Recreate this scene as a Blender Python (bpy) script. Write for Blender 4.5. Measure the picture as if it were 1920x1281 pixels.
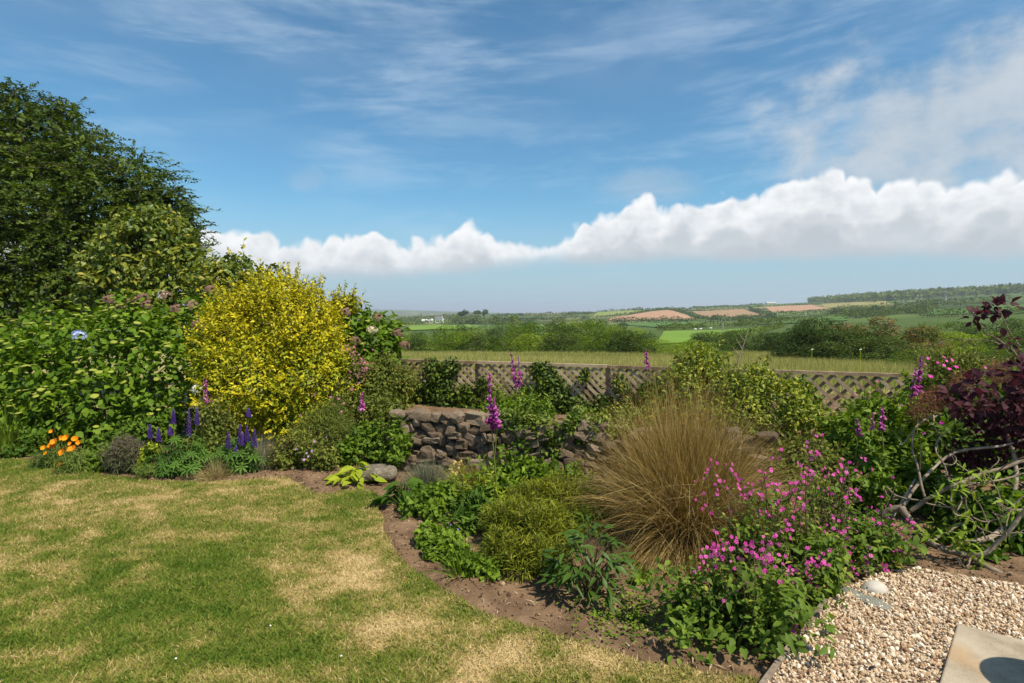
import bpy, math, random
import numpy as np
from mathutils import Matrix, Vector

for o in list(bpy.data.objects): bpy.data.objects.remove(o)
sc = bpy.context.scene
col = sc.collection
R_ = math.radians
rng = np.random.default_rng(7)
random.seed(7)

# ------------------------------------------------------------------ camera, light, sky, exposure
FPX, CX, CY, HOR, CAMZ = 1067.0, 960.0, 640.5, 585.0, 1.7
PITCH = math.atan((CY - HOR) / FPX)
cam = bpy.data.cameras.new('camera'); camo = bpy.data.objects.new('camera', cam); col.objects.link(camo)
cam.sensor_width = 36.0; cam.lens = 36.0 * FPX / 1920.0
cam.clip_start = 0.05; cam.clip_end = 60000
camo.location = (0, 0, CAMZ); camo.rotation_euler = (math.pi / 2 - PITCH, 0, 0)
sc.camera = camo
SUN = np.array([0.56, -0.50, 1.15]); SUN = SUN / np.linalg.norm(SUN)
sun_el = math.asin(SUN[2]); sun_az = math.atan2(SUN[0], SUN[1])
sl = bpy.data.lights.new('sun', 'SUN'); sl.energy = 5.0; sl.angle = R_(0.55); sl.color = (1.0, 0.91, 0.74)
slo = bpy.data.objects.new('sun', sl); col.objects.link(slo)
slo.rotation_euler = Vector(SUN.tolist()).to_track_quat('Z', 'Y').to_euler()
sc.view_settings.view_transform = 'Standard'; sc.view_settings.look = 'None'
sc.view_settings.gamma = 1.0; sc.view_settings.use_curve_mapping = False
sc.view_settings.exposure = 0.48
sc.cycles.max_bounces = 6; sc.cycles.diffuse_bounces = 3; sc.cycles.glossy_bounces = 2
sc.cycles.transmission_bounces = 4; sc.cycles.volume_bounces = 0; sc.cycles.transparent_max_bounces = 8
sc.cycles.use_denoising = True

class NT:
    """small helper for node trees"""
    def __init__(s, tree): s.t = tree; s.n = tree.nodes; s.l = tree.links
    def new(s, typ, **kw):
        n = s.n.new(typ)
        for k, v in kw.items(): setattr(n, k, v)
        return n
    def put(s, sock, v):
        if hasattr(v, 'is_output') or isinstance(v, bpy.types.NodeSocket): s.l.new(v, sock)
        else: sock.default_value = v
    def m(s, op, a, b=None, c=None, clamp=False):
        n = s.new('ShaderNodeMath', operation=op, use_clamp=clamp)
        s.put(n.inputs[0], a)
        if b is not None: s.put(n.inputs[1], b)
        if c is not None: s.put(n.inputs[2], c)
        return n.outputs[0]
    def ss(s, lo, hi, v):
        n = s.new('ShaderNodeMapRange', interpolation_type='SMOOTHSTEP')
        s.put(n.inputs[0], v); s.put(n.inputs[1], lo); s.put(n.inputs[2], hi)
        return n.outputs[0]
    def xyz(s, x, y, z=0.0):
        n = s.new('ShaderNodeCombineXYZ')
        for i, v in enumerate((x, y, z)): s.put(n.inputs[i], v)
        return n.outputs[0]
    def noise(s, vec=None, scale=5.0, detail=4.0, rough=0.55, dist=0.0, dim='3D'):
        n = s.new('ShaderNodeTexNoise', noise_dimensions=dim)
        if vec is not None: s.l.new(vec, n.inputs['Vector'])
        n.inputs['Scale'].default_value = scale; n.inputs['Detail'].default_value = detail
        n.inputs['Roughness'].default_value = rough; n.inputs['Distortion'].default_value = dist
        return n.outputs[0]
    def mix(s, f, a, b):
        n = s.new('ShaderNodeMix', data_type='RGBA')
        s.put(n.inputs[0], f); s.put(n.inputs[6], a); s.put(n.inputs[7], b)
        return n.outputs[2]
    def ramp(s, f, stops, interp='LINEAR'):
        n = s.new('ShaderNodeValToRGB'); n.color_ramp.interpolation = interp
        e = n.color_ramp.elements
        while len(e) < len(stops): e.new(0.5)
        for k, (p, c) in zip(e, stops): k.position = p; k.color = (*c, 1)
        s.put(n.inputs[0], f)
        return n.outputs[0]

def build_world():
    w = bpy.data.worlds.new('World'); sc.world = w; w.use_nodes = True
    t = NT(w.node_tree); t.n.clear()
    out = t.new('ShaderNodeOutputWorld'); bg = t.new('ShaderNodeBackground')
    bg.inputs[1].default_value = 0.10
    sky = t.new('ShaderNodeTexSky', sky_type='NISHITA'); sky.sun_disc = False
    sky.sun_elevation = sun_el; sky.sun_rotation = sun_az
    sky.altitude = 50; sky.air_density = 1.0; sky.dust_density = 0.5; sky.ozone_density = 2.2
    tc = t.new('ShaderNodeTexCoord'); sp = t.new('ShaderNodeSeparateXYZ'); t.l.new(tc.outputs['Generated'], sp.inputs[0])
    x, y, z = sp.outputs
    u = t.m('ARCTAN2', x, y)
    hyp = t.m('MAXIMUM', t.m('SQRT', t.m('ADD', t.m('MULTIPLY', x, x), t.m('MULTIPLY', y, y))), 0.001)
    h = t.m('DIVIDE', z, hyp)
    un = t.m('ADD', t.m('DIVIDE', u, 2 * math.pi), 0.5)
    def curve(pts):
        n = t.new('ShaderNodeFloatCurve'); c = n.mapping.curves[0]
        P = [(0.0, pts[0][1])] + pts + [(1.0, pts[0][1])]
        c.points[0].location = P[0]; c.points[1].location = P[-1]
        for p in P[1:-1]: c.points.new(*p)
        n.mapping.update(); t.l.new(un, n.inputs[1]); return n.outputs[0]
    def pc(px, py):
        a = math.atan((px - CX) / FPX); return (a / (2 * math.pi) + 0.5, (HOR - py) / FPX * math.cos(a))
    top = [(0.08, .16), (0.16, .11), (0.24, .15), (0.30, .12), (0.35, .13)] + [pc(*p) for p in
        ((200, 450), (400, 438), (440, 436), (500, 455), (600, 452), (690, 438), (750, 458), (830, 448), (885, 426), (940, 448), (1000, 462),
         (1040, 456), (1100, 414), (1200, 392), (1300, 382), (1400, 376), (1470, 352), (1550, 326), (1620, 356), (1700, 345), (1790, 352), (1860, 336), (1960, 340))] \
        + [(0.64, .19), (0.70, .15), (0.76, .17), (0.84, .12), (0.92, .17)]
    bot = [(0.1, .05), (0.3, .05)] + [pc(*p) for p in ((300, 528), (600, 526), (800, 522), (950, 506), (1100, 497), (1300, 494), (1600, 490), (1920, 486))] + [(0.7, .07), (0.85, .05)]
    ctop, cbot = curve(top), curve(bot)
    U = lambda s, sy, k: t.xyz(t.m('MULTIPLY_ADD', u, s, k * 7.3), t.m('MULTIPLY_ADD', h, sy, k * 3.1), 0.0)
    tint = t.new('ShaderNodeMix', data_type='RGBA', blend_type='MULTIPLY'); tint.inputs[0].default_value = 1.0
    t.l.new(sky.outputs[0], tint.inputs[6]); tint.inputs[7].default_value = (0.55, 0.91, 0.98, 1); col_ = tint.outputs[2]
    # richer, slightly deeper blue high up; pale towards the horizon
    hz = t.ss(0.22, 0.0, h)
    col_ = t.mix(t.m('MULTIPLY', hz, 0.85), col_, (3.1, 3.95, 4.8, 1))
    # thin high cirrus, streaked
    c1 = t.noise(t.xyz(t.m('ADD', t.m('MULTIPLY', u, 2.2), t.m('MULTIPLY', h, 1.6)), t.m('SUBTRACT', t.m('MULTIPLY', h, 11.0), t.m('MULTIPLY', u, 0.9)), 3.3), 1.6, 7, 0.60, 0.15, '2D')
    c2 = t.noise(U(2.0, 2.6, 9.1), 1.0, 2, 0.5, 0.0, '2D')
    ci = t.m('MULTIPLY', t.ss(0.40, 0.78, c1), t.ss(0.26, 0.62, c2))
    ci = t.m('MULTIPLY', ci, t.ss(0.02, 0.18, h))
    veil = t.m('MULTIPLY', t.ss(0.30, 0.60, h), t.ss(0.33, 0.72, t.noise(U(2.4, 5.0, 1.7), 1.2, 5, 0.6, 0.15, '2D')))
    col_ = t.mix(t.m('MULTIPLY', veil, 0.50), col_, (3.0, 4.0, 5.4, 1))
    col_ = t.mix(t.m('MULTIPLY', ci, 0.36), col_, (4.9, 5.9, 6.8, 1))
    # loose grey scraps of cloud
    sn = t.noise(U(7, 9, 4.4), 1.0, 6, 0.58, 0.0, '2D')
    def scrap(px, py, rx, ry, k):
        cu, ch = pc(px, py); cu = (cu - 0.5) * 2 * math.pi
        du = t.m('DIVIDE', t.m('SUBTRACT', u, cu), rx / FPX); dh = t.m('DIVIDE', t.m('SUBTRACT', h, ch), ry / FPX)
        r2 = t.m('ADD', t.m('MULTIPLY', du, du), t.m('MULTIPLY', dh, dh))
        g = t.m('SUBTRACT', 1.0, r2)
        return t.m('MULTIPLY', t.ss(-0.3, 1.2, t.m('ADD', g, t.m('MULTIPLY', t.m('SUBTRACT', sn, 0.5), 3.6))), k)
    a = scrap(1830, 235, 300, 150, 0.85)
    for q in ((1215, 355, 110, 34, .30), (575, 340, 40, 24, .22), (675, 330, 40, 20, .14), (2500, 300, 260, 60, .6), (-500, 250, 200, 60, .5)):
        a = t.m('MAXIMUM', a, scrap(*q))
    col_ = t.mix(a, col_, t.mix(t.ss(0.3, 0.75, sn), (3.5, 4.0, 4.5, 1), (4.6, 4.95, 5.3, 1)))
    # the cumulus bank: three overlapping ranks of billows
    def rank(off, amp, sx, k, soft, white, grey, depth, c):
        n1 = t.noise(U(sx, sx * 1.15, k), 1.0, 6, 0.46, 0.0, '2D')
        nb = t.noise(U(sx * 1.25, sx * 0.8, k + 2), 1.0, 2, 0.45, 0.0, '2D')
        bil = t.m('ADD', t.m('MULTIPLY', t.m('SUBTRACT', n1, 0.5), 0.9), t.m('SUBTRACT', t.m('MULTIPLY', t.m('ABSOLUTE', t.m('SUBTRACT', nb, 0.5)), 2.0), 0.22))
        F = t.m('SUBTRACT', t.m('ADD', t.m('ADD', ctop, off), t.m('MULTIPLY', bil, amp)), h)
        B = t.m('SUBTRACT', t.m('ADD', h, t.m('MULTIPLY', t.m('SUBTRACT', n1, 0.5), 0.022)), cbot)
        al = t.m('MULTIPLY', t.ss(0.0, soft, F), t.ss(-0.006, 0.030, B))
        n2 = t.noise(U(sx * 1.7, sx * 2.4, k + 5), 1.0, 5, 0.55, 0.0, '2D')
        sh = t.ss(-0.01, depth, t.m('ADD', F, t.m('MULTIPLY', t.m('SUBTRACT', n2, 0.5), depth * 1.5)))
        cc = t.mix(sh, white, grey)
        cc = t.mix(t.m('MULTIPLY', t.ss(0.03, -0.004, B), 0.6), cc, (3.3, 3.9, 4.35, 1))
        return t.mix(t.m('MULTIPLY', al, 0.985), c, cc)
    W, Gy = (7.3, 7.35, 7.4, 1), (5.0, 5.3, 5.6, 1)
    col_ = rank(0.008, 0.041, 15, 1.0, 0.014, W, Gy, 0.075, col_)
    col_ = rank(-0.020, 0.052, 13, 21.0, 0.028, (6.9, 7.0, 7.1, 1), (4.3, 4.65, 5.0, 1), 0.055, col_)
    col_ = rank(-0.052, 0.058, 12, 41.0, 0.044, (6.0, 6.2, 6.4, 1), (3.9, 4.25, 4.6, 1), 0.045, col_)
    t.l.new(col_, bg.inputs[0]); t.l.new(bg.outputs[0], out.inputs[0])
    w.cycles.sampling_method = 'MANUAL'; w.cycles.sample_map_resolution = 512
build_world()

# ------------------------------------------------------------------ small maths
def D(px, py):
    xr = (px - CX) / FPX; yd = (py - CY) / FPX; c, s = math.cos(PITCH), math.sin(PITCH)
    return np.array([xr, c - yd * s, -s - yd * c])
def P(px, py, Y):
    d = D(px, py); return np.array([0, 0, CAMZ]) + d * (Y / d[1])
def G(px, py, z=0.0):
    d = D(px, py); return np.array([0, 0, CAMZ]) + d * ((z - CAMZ) / d[2])
def nrm(a): return a / np.maximum(np.linalg.norm(a, axis=-1, keepdims=True), 1e-9)
_perm = np.random.default_rng(3).permutation(512); _val = np.random.default_rng(4).random(512)
def vnoise(p, seed=0):
    p = np.asarray(p, float); i = np.floor(p).astype(int); f = p - i; f = f * f * (3 - 2 * f)
    n, d = p.shape; out = np.zeros(n)
    for c in range(1 << d):
        hsh = np.full(n, seed * 17 % 512); w = np.ones(n)
        for k in range(d):
            b = (c >> k) & 1
            hsh = _perm[(hsh + i[:, k] + b) & 511]
            w = w * (f[:, k] if b else 1 - f[:, k])
        out += w * _val[hsh]
    return out
def fbm(p, octv=4, seed=0, g=0.5):
    p = np.asarray(p, float); s = 0; a = 1; tot = 0
    for k in range(octv):
        s = s + a * vnoise(p * (2.03 ** k), seed + k); tot += a; a *= g
    return s / tot
def sstep(a, b, x):
    t = np.clip((x - a) / (b - a), 0, 1); return t * t * (3 - 2 * t)
def frame(d, n):
    y = nrm(d); x = nrm(np.cross(y, n)); z = np.cross(x, y)
    return np.stack([x, y, z], axis=-1)
def randdir(n, r=rng): return nrm(r.normal(size=(n, 3)))

# ------------------------------------------------------------------ mesh helpers
class MB:
    def __init__(s): s.V = []; s.F = []; s.A = []; s.n = 0
    def add(s, V, F, a=0.5):
        V = np.asarray(V, float).reshape(-1, 3); F = np.asarray(F, int)
        s.V.append(V); s.F.append(F + s.n); s.n += len(V)
        s.A.append(np.broadcast_to(np.asarray(a, float), (len(V),)).copy()); return s
    def mesh(s, name, mat, off=(0, 0, 0), smooth=True):
        V = np.concatenate(s.V) - np.asarray(off); A = np.concatenate(s.A)
        me = bpy.data.meshes.new(name)
        me.vertices.add(len(V)); me.vertices.foreach_set('co', V.astype(np.float32).ravel())
        nl = sum(f.size for f in s.F); npol = sum(len(f) for f in s.F)
        me.loops.add(nl); me.polygons.add(npol)
        vi = np.concatenate([f.ravel() for f in s.F]).astype(np.int32)
        tot = np.concatenate([np.full(len(f), f.shape[1]) for f in s.F])
        me.loops.foreach_set('vertex_index', vi)
        me.polygons.foreach_set('loop_start', np.concatenate([[0], np.cumsum(tot)[:-1]]).astype(np.int32))
        me.polygons.foreach_set('use_smooth', np.full(npol, smooth))
        at = me.attributes.new('rnd', 'FLOAT', 'POINT'); at.data.foreach_set('value', A.astype(np.float32))
        me.update(calc_edges=True); me.validate()
        me.materials.append(mat); return me
    def build(s, name, mat, parent=None, smooth=True, label=None):
        off = tuple(parent_origin(parent)) if parent is not None else (0, 0, 0)
        o = bpy.data.objects.new(name, s.mesh(name, mat, off, smooth)); col.objects.link(o)
        if parent is not None: o.parent = parent
        if label: o['label'] = label
        return o
_org = {}
def parent_origin(o):
    p = np.zeros(3)
    while o is not None: p = p + np.array(o.location); o = o.parent
    return p
def tag(o, label=None, cat=None, group=None, kind=None):
    for k, v in (('label', label), ('category', cat), ('group', group), ('kind', kind)):
        if v: o[k] = v
    return o
def thing(name, label, cat, loc, group=None):
    o = bpy.data.objects.new(name, None); o.empty_display_size = 0.1; col.objects.link(o)
    o.location = tuple(float(v) for v in loc); return tag(o, label, cat, group)
def part(name, mesh, parent, loc, R=None, scale=1.0, label=None):
    o = bpy.data.objects.new(name, mesh); col.objects.link(o); o.parent = parent
    M = np.eye(4)
    sc3 = np.broadcast_to(np.asarray(scale, float), (3,))
    M[:3, :3] = (np.eye(3) if R is None else R) * sc3[None, :]
    M[:3, 3] = np.asarray(loc) - parent_origin(parent)
    o.matrix_local = Matrix(M.tolist())
    if label: o['label'] = label
    return o
def copy_tree(o, parent=None):
    c = o.copy(); col.objects.link(c)
    if parent is not None: c.parent = parent
    for ch in o.children: copy_tree(ch, c)
    return c
def inst(T, pos, Rm, scale, rnd):
    Tv, Tf = T; N = len(pos); nv = len(Tv)
    sc_ = np.asarray(scale, float)
    if sc_.ndim == 1: sc_ = np.repeat(sc_[:, None], 3, 1)
    V = np.einsum('nij,nvj->nvi', Rm, Tv[None] * sc_[:, None, :]) + pos[:, None, :]
    F = (Tf[None] + (np.arange(N) * nv)[:, None, None]).reshape(-1, Tf.shape[1])
    return V.reshape(-1, 3), F, np.repeat(np.broadcast_to(rnd, (N,)), nv)
def leafT(w=0.45, nseg=2, fold=0.25, curl=0.25, peak=0.45):
    """leaf along +Y, normal +Z; triangles"""
    V = [(0, 0, 0)]; F = []
    ts = [(i + 1) / (nseg + 1) for i in range(nseg)]
    for t_ in ts:
        hw = w * 0.5 * (min(t_ / peak, 1) ** 0.7 if t_ < peak else ((1 - t_) / (1 - peak)) ** 0.75)
        zc = -curl * t_ * t_
        V += [(-hw, t_, zc + fold * hw), (0, t_, zc), (hw, t_, zc + fold * hw)]
    V.append((0, 1, -curl)); n = len(V) - 1
    F += [(0, 2, 1), (0, 3, 2)]
    for i in range(nseg - 1):
        a = 1 + 3 * i; b = a + 3
        F += [(a, a + 1, b + 1), (a, b + 1, b), (a + 1, a + 2, b + 2), (a + 1, b + 2, b + 1)]
    a = 1 + 3 * (nseg - 1); F += [(a, a + 1, n), (a + 1, a + 2, n)]
    return np.array(V, float), np.array(F)
LEAF1 = leafT(0.55, 1, 0.3, 0.2); LEAF2 = leafT(0.6, 2, 0.3, 0.3); LEAFN = leafT(0.3, 2, 0.3, 0.35)
LEAFW = leafT(0.8, 3, 0.22, 0.3, 0.42); LEAFR = leafT(0.95, 2, 0.1, 0.15, 0.5); LEAFG = leafT(0.14, 1, 0.3, 0.3)
def tube(path, rad, sides=6, a=0.5, cap=True):
    path = np.asarray(path, float); n = len(path); rad = np.broadcast_to(np.asarray(rad, float), (n,))
    tg = nrm(np.gradient(path, axis=0)); up = np.array([0.31, 0.17, 0.94]); V = []
    x = np.cross(tg[0], up); x = x / np.linalg.norm(x)
    for i in range(n):
        x = x - tg[i] * np.dot(x, tg[i]); x = x / max(np.linalg.norm(x), 1e-9); y = np.cross(tg[i], x)
        an = np.arange(sides) * 2 * math.pi / sides
        V.append(path[i] + rad[i] * (np.cos(an)[:, None] * x + np.sin(an)[:, None] * y))
    V = np.concatenate(V); F = []
    for i in range(n - 1):
        for k in range(sides):
            k2 = (k + 1) % sides
            F.append((i * sides + k, i * sides + k2, (i + 1) * sides + k2, (i + 1) * sides + k))
    return V, np.array(F), a
def spline(pts, n=24):
    pts = np.asarray(pts, float); m = len(pts); t = np.linspace(0, m - 1, n); i = np.clip(t.astype(int), 0, m - 2); f = (t - i)[:, None]
    q = lambda k: pts[np.clip(k, 0, m - 1)]
    p0, p1, p2, p3 = q(i - 1), q(i), q(i + 1), q(i + 2)
    return 0.5 * (2 * p1 + (p2 - p0) * f + (2 * p0 - 5 * p1 + 4 * p2 - p3) * f ** 2 + (3 * p1 - p0 - 3 * p2 + p3) * f ** 3)
def blades(base, d0, L, W, droop, nseg=4, r=rng, rnd=None, side=None):
    """ribbons: base (N,3), start direction d0, gravity droop; returns V,F,attr"""
    N = len(base); t = np.linspace(0, 1, nseg + 1)
    d0 = nrm(d0); L = np.broadcast_to(L, (N,)); W = np.broadcast_to(W, (N,)); droop = np.broadcast_to(droop, (N,))
    c = base[:, None] + d0[:, None] * (L[:, None] * t)[..., None]
    out = d0.copy(); out[:, 2] = 0; out = nrm(out)
    c[..., 2] -= (droop * L)[:, None] * t ** 2.2
    c[..., :2] += (out[:, None, :2] * ((droop * L * 0.35)[:, None] * t ** 2)[..., None])
    wv_ = nrm(np.cross(d0, randdir(N, r))); c = c + wv_[:, None] * ((L * .07 * r.normal(0, 1, N))[:, None] * np.sin(t * 3.3 + .3))[..., None]
    if side is None: side = nrm(np.cross(d0, randdir(N, r)))
    w = (W[:, None] * np.maximum(1 - t ** 1.6, 0.12))[..., None] * 0.5
    V = np.stack([c - side[:, None] * w, c + side[:, None] * w], axis=2).reshape(N, -1, 3)
    k = np.arange(nseg) * 2; f = np.stack([k, k + 1, k + 3, k + 2], -1)
    F = (f[None] + (np.arange(N) * 2 * (nseg + 1))[:, None, None]).reshape(-1, 4)
    if rnd is None: rnd = r.random(N)
    return V.reshape(-1, 3), F, np.repeat(rnd, 2 * (nseg + 1))
def boxmesh(mb, c, ex, ey, ez, a=0.5, bev=0.0):
    """box centred at c with half-axis vectors ex, ey, ez"""
    c, ex, ey, ez = map(np.asarray, (c, ex, ey, ez))
    V = [c + sx * ex + sy * ey + sz_ * ez for sx in (-1, 1) for sy in (-1, 1) for sz_ in (-1, 1)]
    F = [(0, 1, 3, 2), (4, 6, 7, 5), (0, 4, 5, 1), (2, 3, 7, 6), (0, 2, 6, 4), (1, 5, 7, 3)]
    return mb.add(V, F, a)

# ------------------------------------------------------------------ materials
def newmat(name):
    m = bpy.data.materials.new(name); m.use_nodes = True
    t = NT(m.node_tree); t.n.clear(); out = t.new('ShaderNodeOutputMaterial'); return m, t, out
def fac(t, objk=0.5):
    at = t.new('ShaderNodeAttribute', attribute_name='rnd'); oi = t.new('ShaderNodeObjectInfo')
    return t.m('ADD', at.outputs['Fac'], t.m('MULTIPLY', t.m('SUBTRACT', oi.outputs['Random'], 0.5), objk), clamp=True)
def leafmat(name, stops, rough=0.5, spec=0.35, trans=0.3, objk=0.25, tcol=None):
    m, t, out = newmat(name)
    if not name.startswith('lawn') and stops[-1][1][1] > stops[-1][1][0] * 1.0 > stops[-1][1][2] and 'blue' not in name and 'white' not in name:
        stops = [(p_, (c_[0] * 1.55, c_[1] * 1.36, c_[2] * .75)) for p_, c_ in stops]
    c = t.ramp(fac(t, objk), stops)
    b = t.new('ShaderNodeBsdfPrincipled'); t.l.new(c, b.inputs['Base Color'])
    b.inputs['Roughness'].default_value = min(rough + .08, 1); b.inputs['Specular IOR Level'].default_value = spec * .5
    tr = t.new('ShaderNodeBsdfTranslucent')
    hs = t.new('ShaderNodeHueSaturation'); hs.inputs['Saturation'].default_value = 1.1; hs.inputs['Value'].default_value = 1.5
    t.l.new(c, hs.inputs['Color']); t.l.new(hs.outputs[0], tr.inputs[0])
    mx = t.new('ShaderNodeMixShader'); mx.inputs[0].default_value = trans
    t.l.new(b.outputs[0], mx.inputs[1]); t.l.new(tr.outputs[0], mx.inputs[2]); t.l.new(mx.outputs[0], out.inputs[0])
    return m
def surfmat(name, stops, scale=6.0, rough=0.85, bump=0.3, detail=8, stretch=(1, 1, 1), spec=0.25, objk=0.3, mixk=0.55, bscale=None, dist=0.01):
    m, t, out = newmat(name)
    tc = t.new('ShaderNodeTexCoord'); mp = t.new('ShaderNodeMapping'); mp.inputs['Scale'].default_value = stretch
    t.l.new(tc.outputs['Object'], mp.inputs[0])
    n = t.noise(mp.outputs[0], scale, detail, 0.62, 0.3)
    f = t.m('ADD', t.m('MULTIPLY', t.m('SUBTRACT', n, 0.5), mixk * 3.0), fac(t, objk), clamp=True)
    b = t.new('ShaderNodeBsdfPrincipled'); t.l.new(t.ramp(f, stops), b.inputs['Base Color'])
    b.inputs['Roughness'].default_value = rough; b.inputs['Specular IOR Level'].default_value = spec
    if bump:
        n2 = t.noise(mp.outputs[0], bscale or scale * 3, 6, 0.6)
        bm = t.new('ShaderNodeBump'); bm.inputs['Strength'].default_value = bump; bm.inputs['Distance'].default_value = dist
        t.l.new(n2, bm.inputs['Height']); t.l.new(bm.outputs[0], b.inputs['Normal'])
    t.l.new(b.outputs[0], out.inputs[0]); return m
M = {}
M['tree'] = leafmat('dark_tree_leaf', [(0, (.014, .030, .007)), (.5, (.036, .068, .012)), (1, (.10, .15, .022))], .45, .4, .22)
M['camellia'] = leafmat('bronze_glossy_leaf', [(0, (.03, .055, .008)), (.35, (.085, .13, .015)), (.7, (.22, .23, .025)), (1, (.40, .29, .05))], .34, .5, .18)
M['hydr'] = leafmat('hydrangea_leaf', [(0, (.02, .05, .007)), (.5, (.058, .12, .013)), (1, (.12, .20, .024))], .5, .3, .28)
M['hbud'] = leafmat('hydrangea_bud', [(0, (.17, .21, .03)), (.5, (.29, .32, .055)), (1, (.43, .42, .12))], .7, .2, .25)
M['hbrown'] = leafmat('faded_flower', [(0, (.10, .06, .045)), (.5, (.20, .125, .09)), (1, (.32, .22, .16))], .8, .1, .2)
M['hblue'] = leafmat('blue_flower', [(0, (.28, .36, .6)), (1, (.5, .58, .82))], .6, .2, .2)
M['hwhite'] = leafmat('white_flower', [(0, (.55, .58, .5)), (.5, (.7, .71, .62)), (1, (.82, .82, .76))], .6, .2, .2)
M['hcream'] = leafmat('cream_flower', [(0, (.45, .36, .24)), (1, (.7, .62, .42))], .6, .2, .2)
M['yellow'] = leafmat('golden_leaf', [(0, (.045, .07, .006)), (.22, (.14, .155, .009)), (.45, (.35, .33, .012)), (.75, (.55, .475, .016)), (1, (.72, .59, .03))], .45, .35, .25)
M['euon'] = leafmat('variegated_leaf', [(0, (.05, .09, .012)), (.4, (.13, .18, .018)), (.75, (.33, .33, .035)), (1, (.5, .46, .08))], .42, .4, .25)
M['ivy'] = leafmat('ivy_leaf', [(0, (.024, .044, .008)), (.5, (.062, .105, .013)), (.85, (.14, .185, .02)), (1, (.32, .28, .03))], .42, .4, .18)
M['ivyy'] = leafmat('pale_ivy_leaf', [(0, (.04, .08, .012)), (.5, (.12, .17, .02)), (1, (.30, .30, .05))], .4, .4, .25)
M['green'] = leafmat('mid_green_leaf', [(0, (.025, .055, .010)), (.5, (.065, .125, .017)), (1, (.13, .21, .03))], .48, .35, .28)
M['dgreen'] = leafmat('dark_green_leaf', [(0, (.014, .034, .008)), (.5, (.034, .078, .014)), (1, (.075, .13, .02))], .55, .25, .2)
M['lgreen'] = leafmat('lime_leaf', [(0, (.08, .13, .015)), (.5, (.17, .24, .025)), (1, (.32, .36, .05))], .45, .35, .3)
M['weed'] = leafmat('mixed_weed_leaf', [(0, (.045, .065, .013)), (.5, (.12, .15, .022)), (.8, (.21, .22, .04)), (1, (.30, .17, .07))], .55, .3, .28)
M['lupin'] = leafmat('lupin_leaf', [(0, (.02, .055, .016)), (.5, (.05, .115, .03)), (1, (.10, .18, .045))], .5, .3, .25)
M['lupinf'] = leafmat('lupin_flower', [(0, (.035, .015, .11)), (.6, (.085, .035, .24)), (1, (.19, .12, .40))], .6, .2, .2)
M['fox'] = leafmat('foxglove_flower', [(0, (.19, .02, .13)), (.5, (.38, .05, .28)), (1, (.60, .24, .50))], .5, .3, .3)
M['foxs'] = leafmat('foxglove_stem', [(0, (.06, .09, .03)), (1, (.14, .18, .06))], .6, .2, .1)
M['poppy'] = leafmat('orange_poppy', [(0, (.75, .20, .008)), (.5, (.85, .29, .012)), (1, (.92, .45, .02))], .5, .2, .3)
M['poppyl'] = leafmat('poppy_foliage', [(0, (.04, .075, .03)), (.5, (.085, .14, .05)), (1, (.14, .2, .07))], .6, .2, .25)
M['lav'] = leafmat('dusky_purple_foliage', [(0, (.045, .06, .025)), (.5, (.11, .12, .05)), (.75, (.15, .11, .10)), (1, (.21, .14, .18))], .7, .2, .2)
M['campion'] = leafmat('campion_petal', [(0, (.48, .028, .26)), (.5, (.70, .07, .42)), (1, (.84, .22, .58))], .5, .2, .3, .6)
M['cotinus'] = leafmat('purple_leaf', [(0, (.022, .009, .013)), (.5, (.058, .017, .024)), (.85, (.11, .032, .04)), (1, (.16, .06, .055))], .5, .3, .3)
M['smoke'] = leafmat('russet_haze_flower', [(0, (.12, .05, .035)), (1, (.27, .14, .08))], .8, .1, .3)
M['bluef'] = leafmat('blue_petal', [(0, (.10, .08, .4)), (1, (.3, .25, .65))], .5, .2, .2)
M['lilacf'] = leafmat('lilac_petal', [(0, (.30, .16, .36)), (1, (.55, .38, .58))], .5, .2, .2)
M['pinkf'] = leafmat('dusky_pink_petal', [(0, (.28, .06, .12)), (1, (.5, .19, .28))], .6, .2, .2)
M['yellowf'] = leafmat('pale_yellow_petal', [(0, (.55, .40, .12)), (1, (.78, .62, .28))], .6, .2, .2)
M['gold'] = leafmat('golden_grass', [(0, (.11, .07, .017)), (.35, (.25, .16, .042)), (.7, (.43, .30, .10)), (1, (.60, .46, .22))], .5, .35, .25)
M['straw'] = leafmat('straw_grass', [(0, (.16, .12, .045)), (.5, (.28, .22, .09)), (1, (.45, .37, .18))], .6, .2, .2)
M['bluegrass'] = leafmat('grey_green_grass', [(0, (.07, .085, .05)), (.5, (.17, .18, .11)), (1, (.38, .35, .22))], .6, .2, .2)
M['field'] = leafmat('hay_grass', [(0, (.13, .16, .04)), (.5, (.28, .275, .085)), (1, (.48, .42, .18))], .7, .15, .3)
M['heath'] = leafmat('heath_foliage', [(0, (.035, .05, .010)), (.5, (.085, .115, .015)), (1, (.17, .20, .03))], .5, .3, .25)
M['stem'] = leafmat('brown_green_stem', [(0, (.05, .035, .025)), (1, (.13, .11, .05))], .7, .2, .05)
M['bgtree'] = leafmat('hedge_tree_leaf', [(0, (.024, .05, .008)), (.5, (.062, .115, .014)), (1, (.15, .22, .026))], .6, .25, .28, .8)
M['bgdark'] = leafmat('thorn_leaf', [(0, (.022, .042, .009)), (.5, (.052, .088, .014)), (.85, (.10, .14, .02)), (1, (.17, .14, .04))], .6, .25, .22, .3)
M['bgrust'] = leafmat('rusty_topped_leaf', [(0, (.06, .07, .015)), (.5, (.13, .10, .03)), (1, (.22, .13, .05))], .6, .25, .22, .3)
M['far'] = leafmat('far_tree_leaf', [(0, (.026, .05, .012)), (.5, (.055, .09, .016)), (1, (.10, .145, .025))], .7, .15, .15, .5)
M['bark'] = surfmat('bark', [(0, (.04, .03, .02)), (.5, (.10, .08, .06)), (1, (.2, .17, .13))], 9, .9, .6, stretch=(1, 1, .3))
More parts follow.
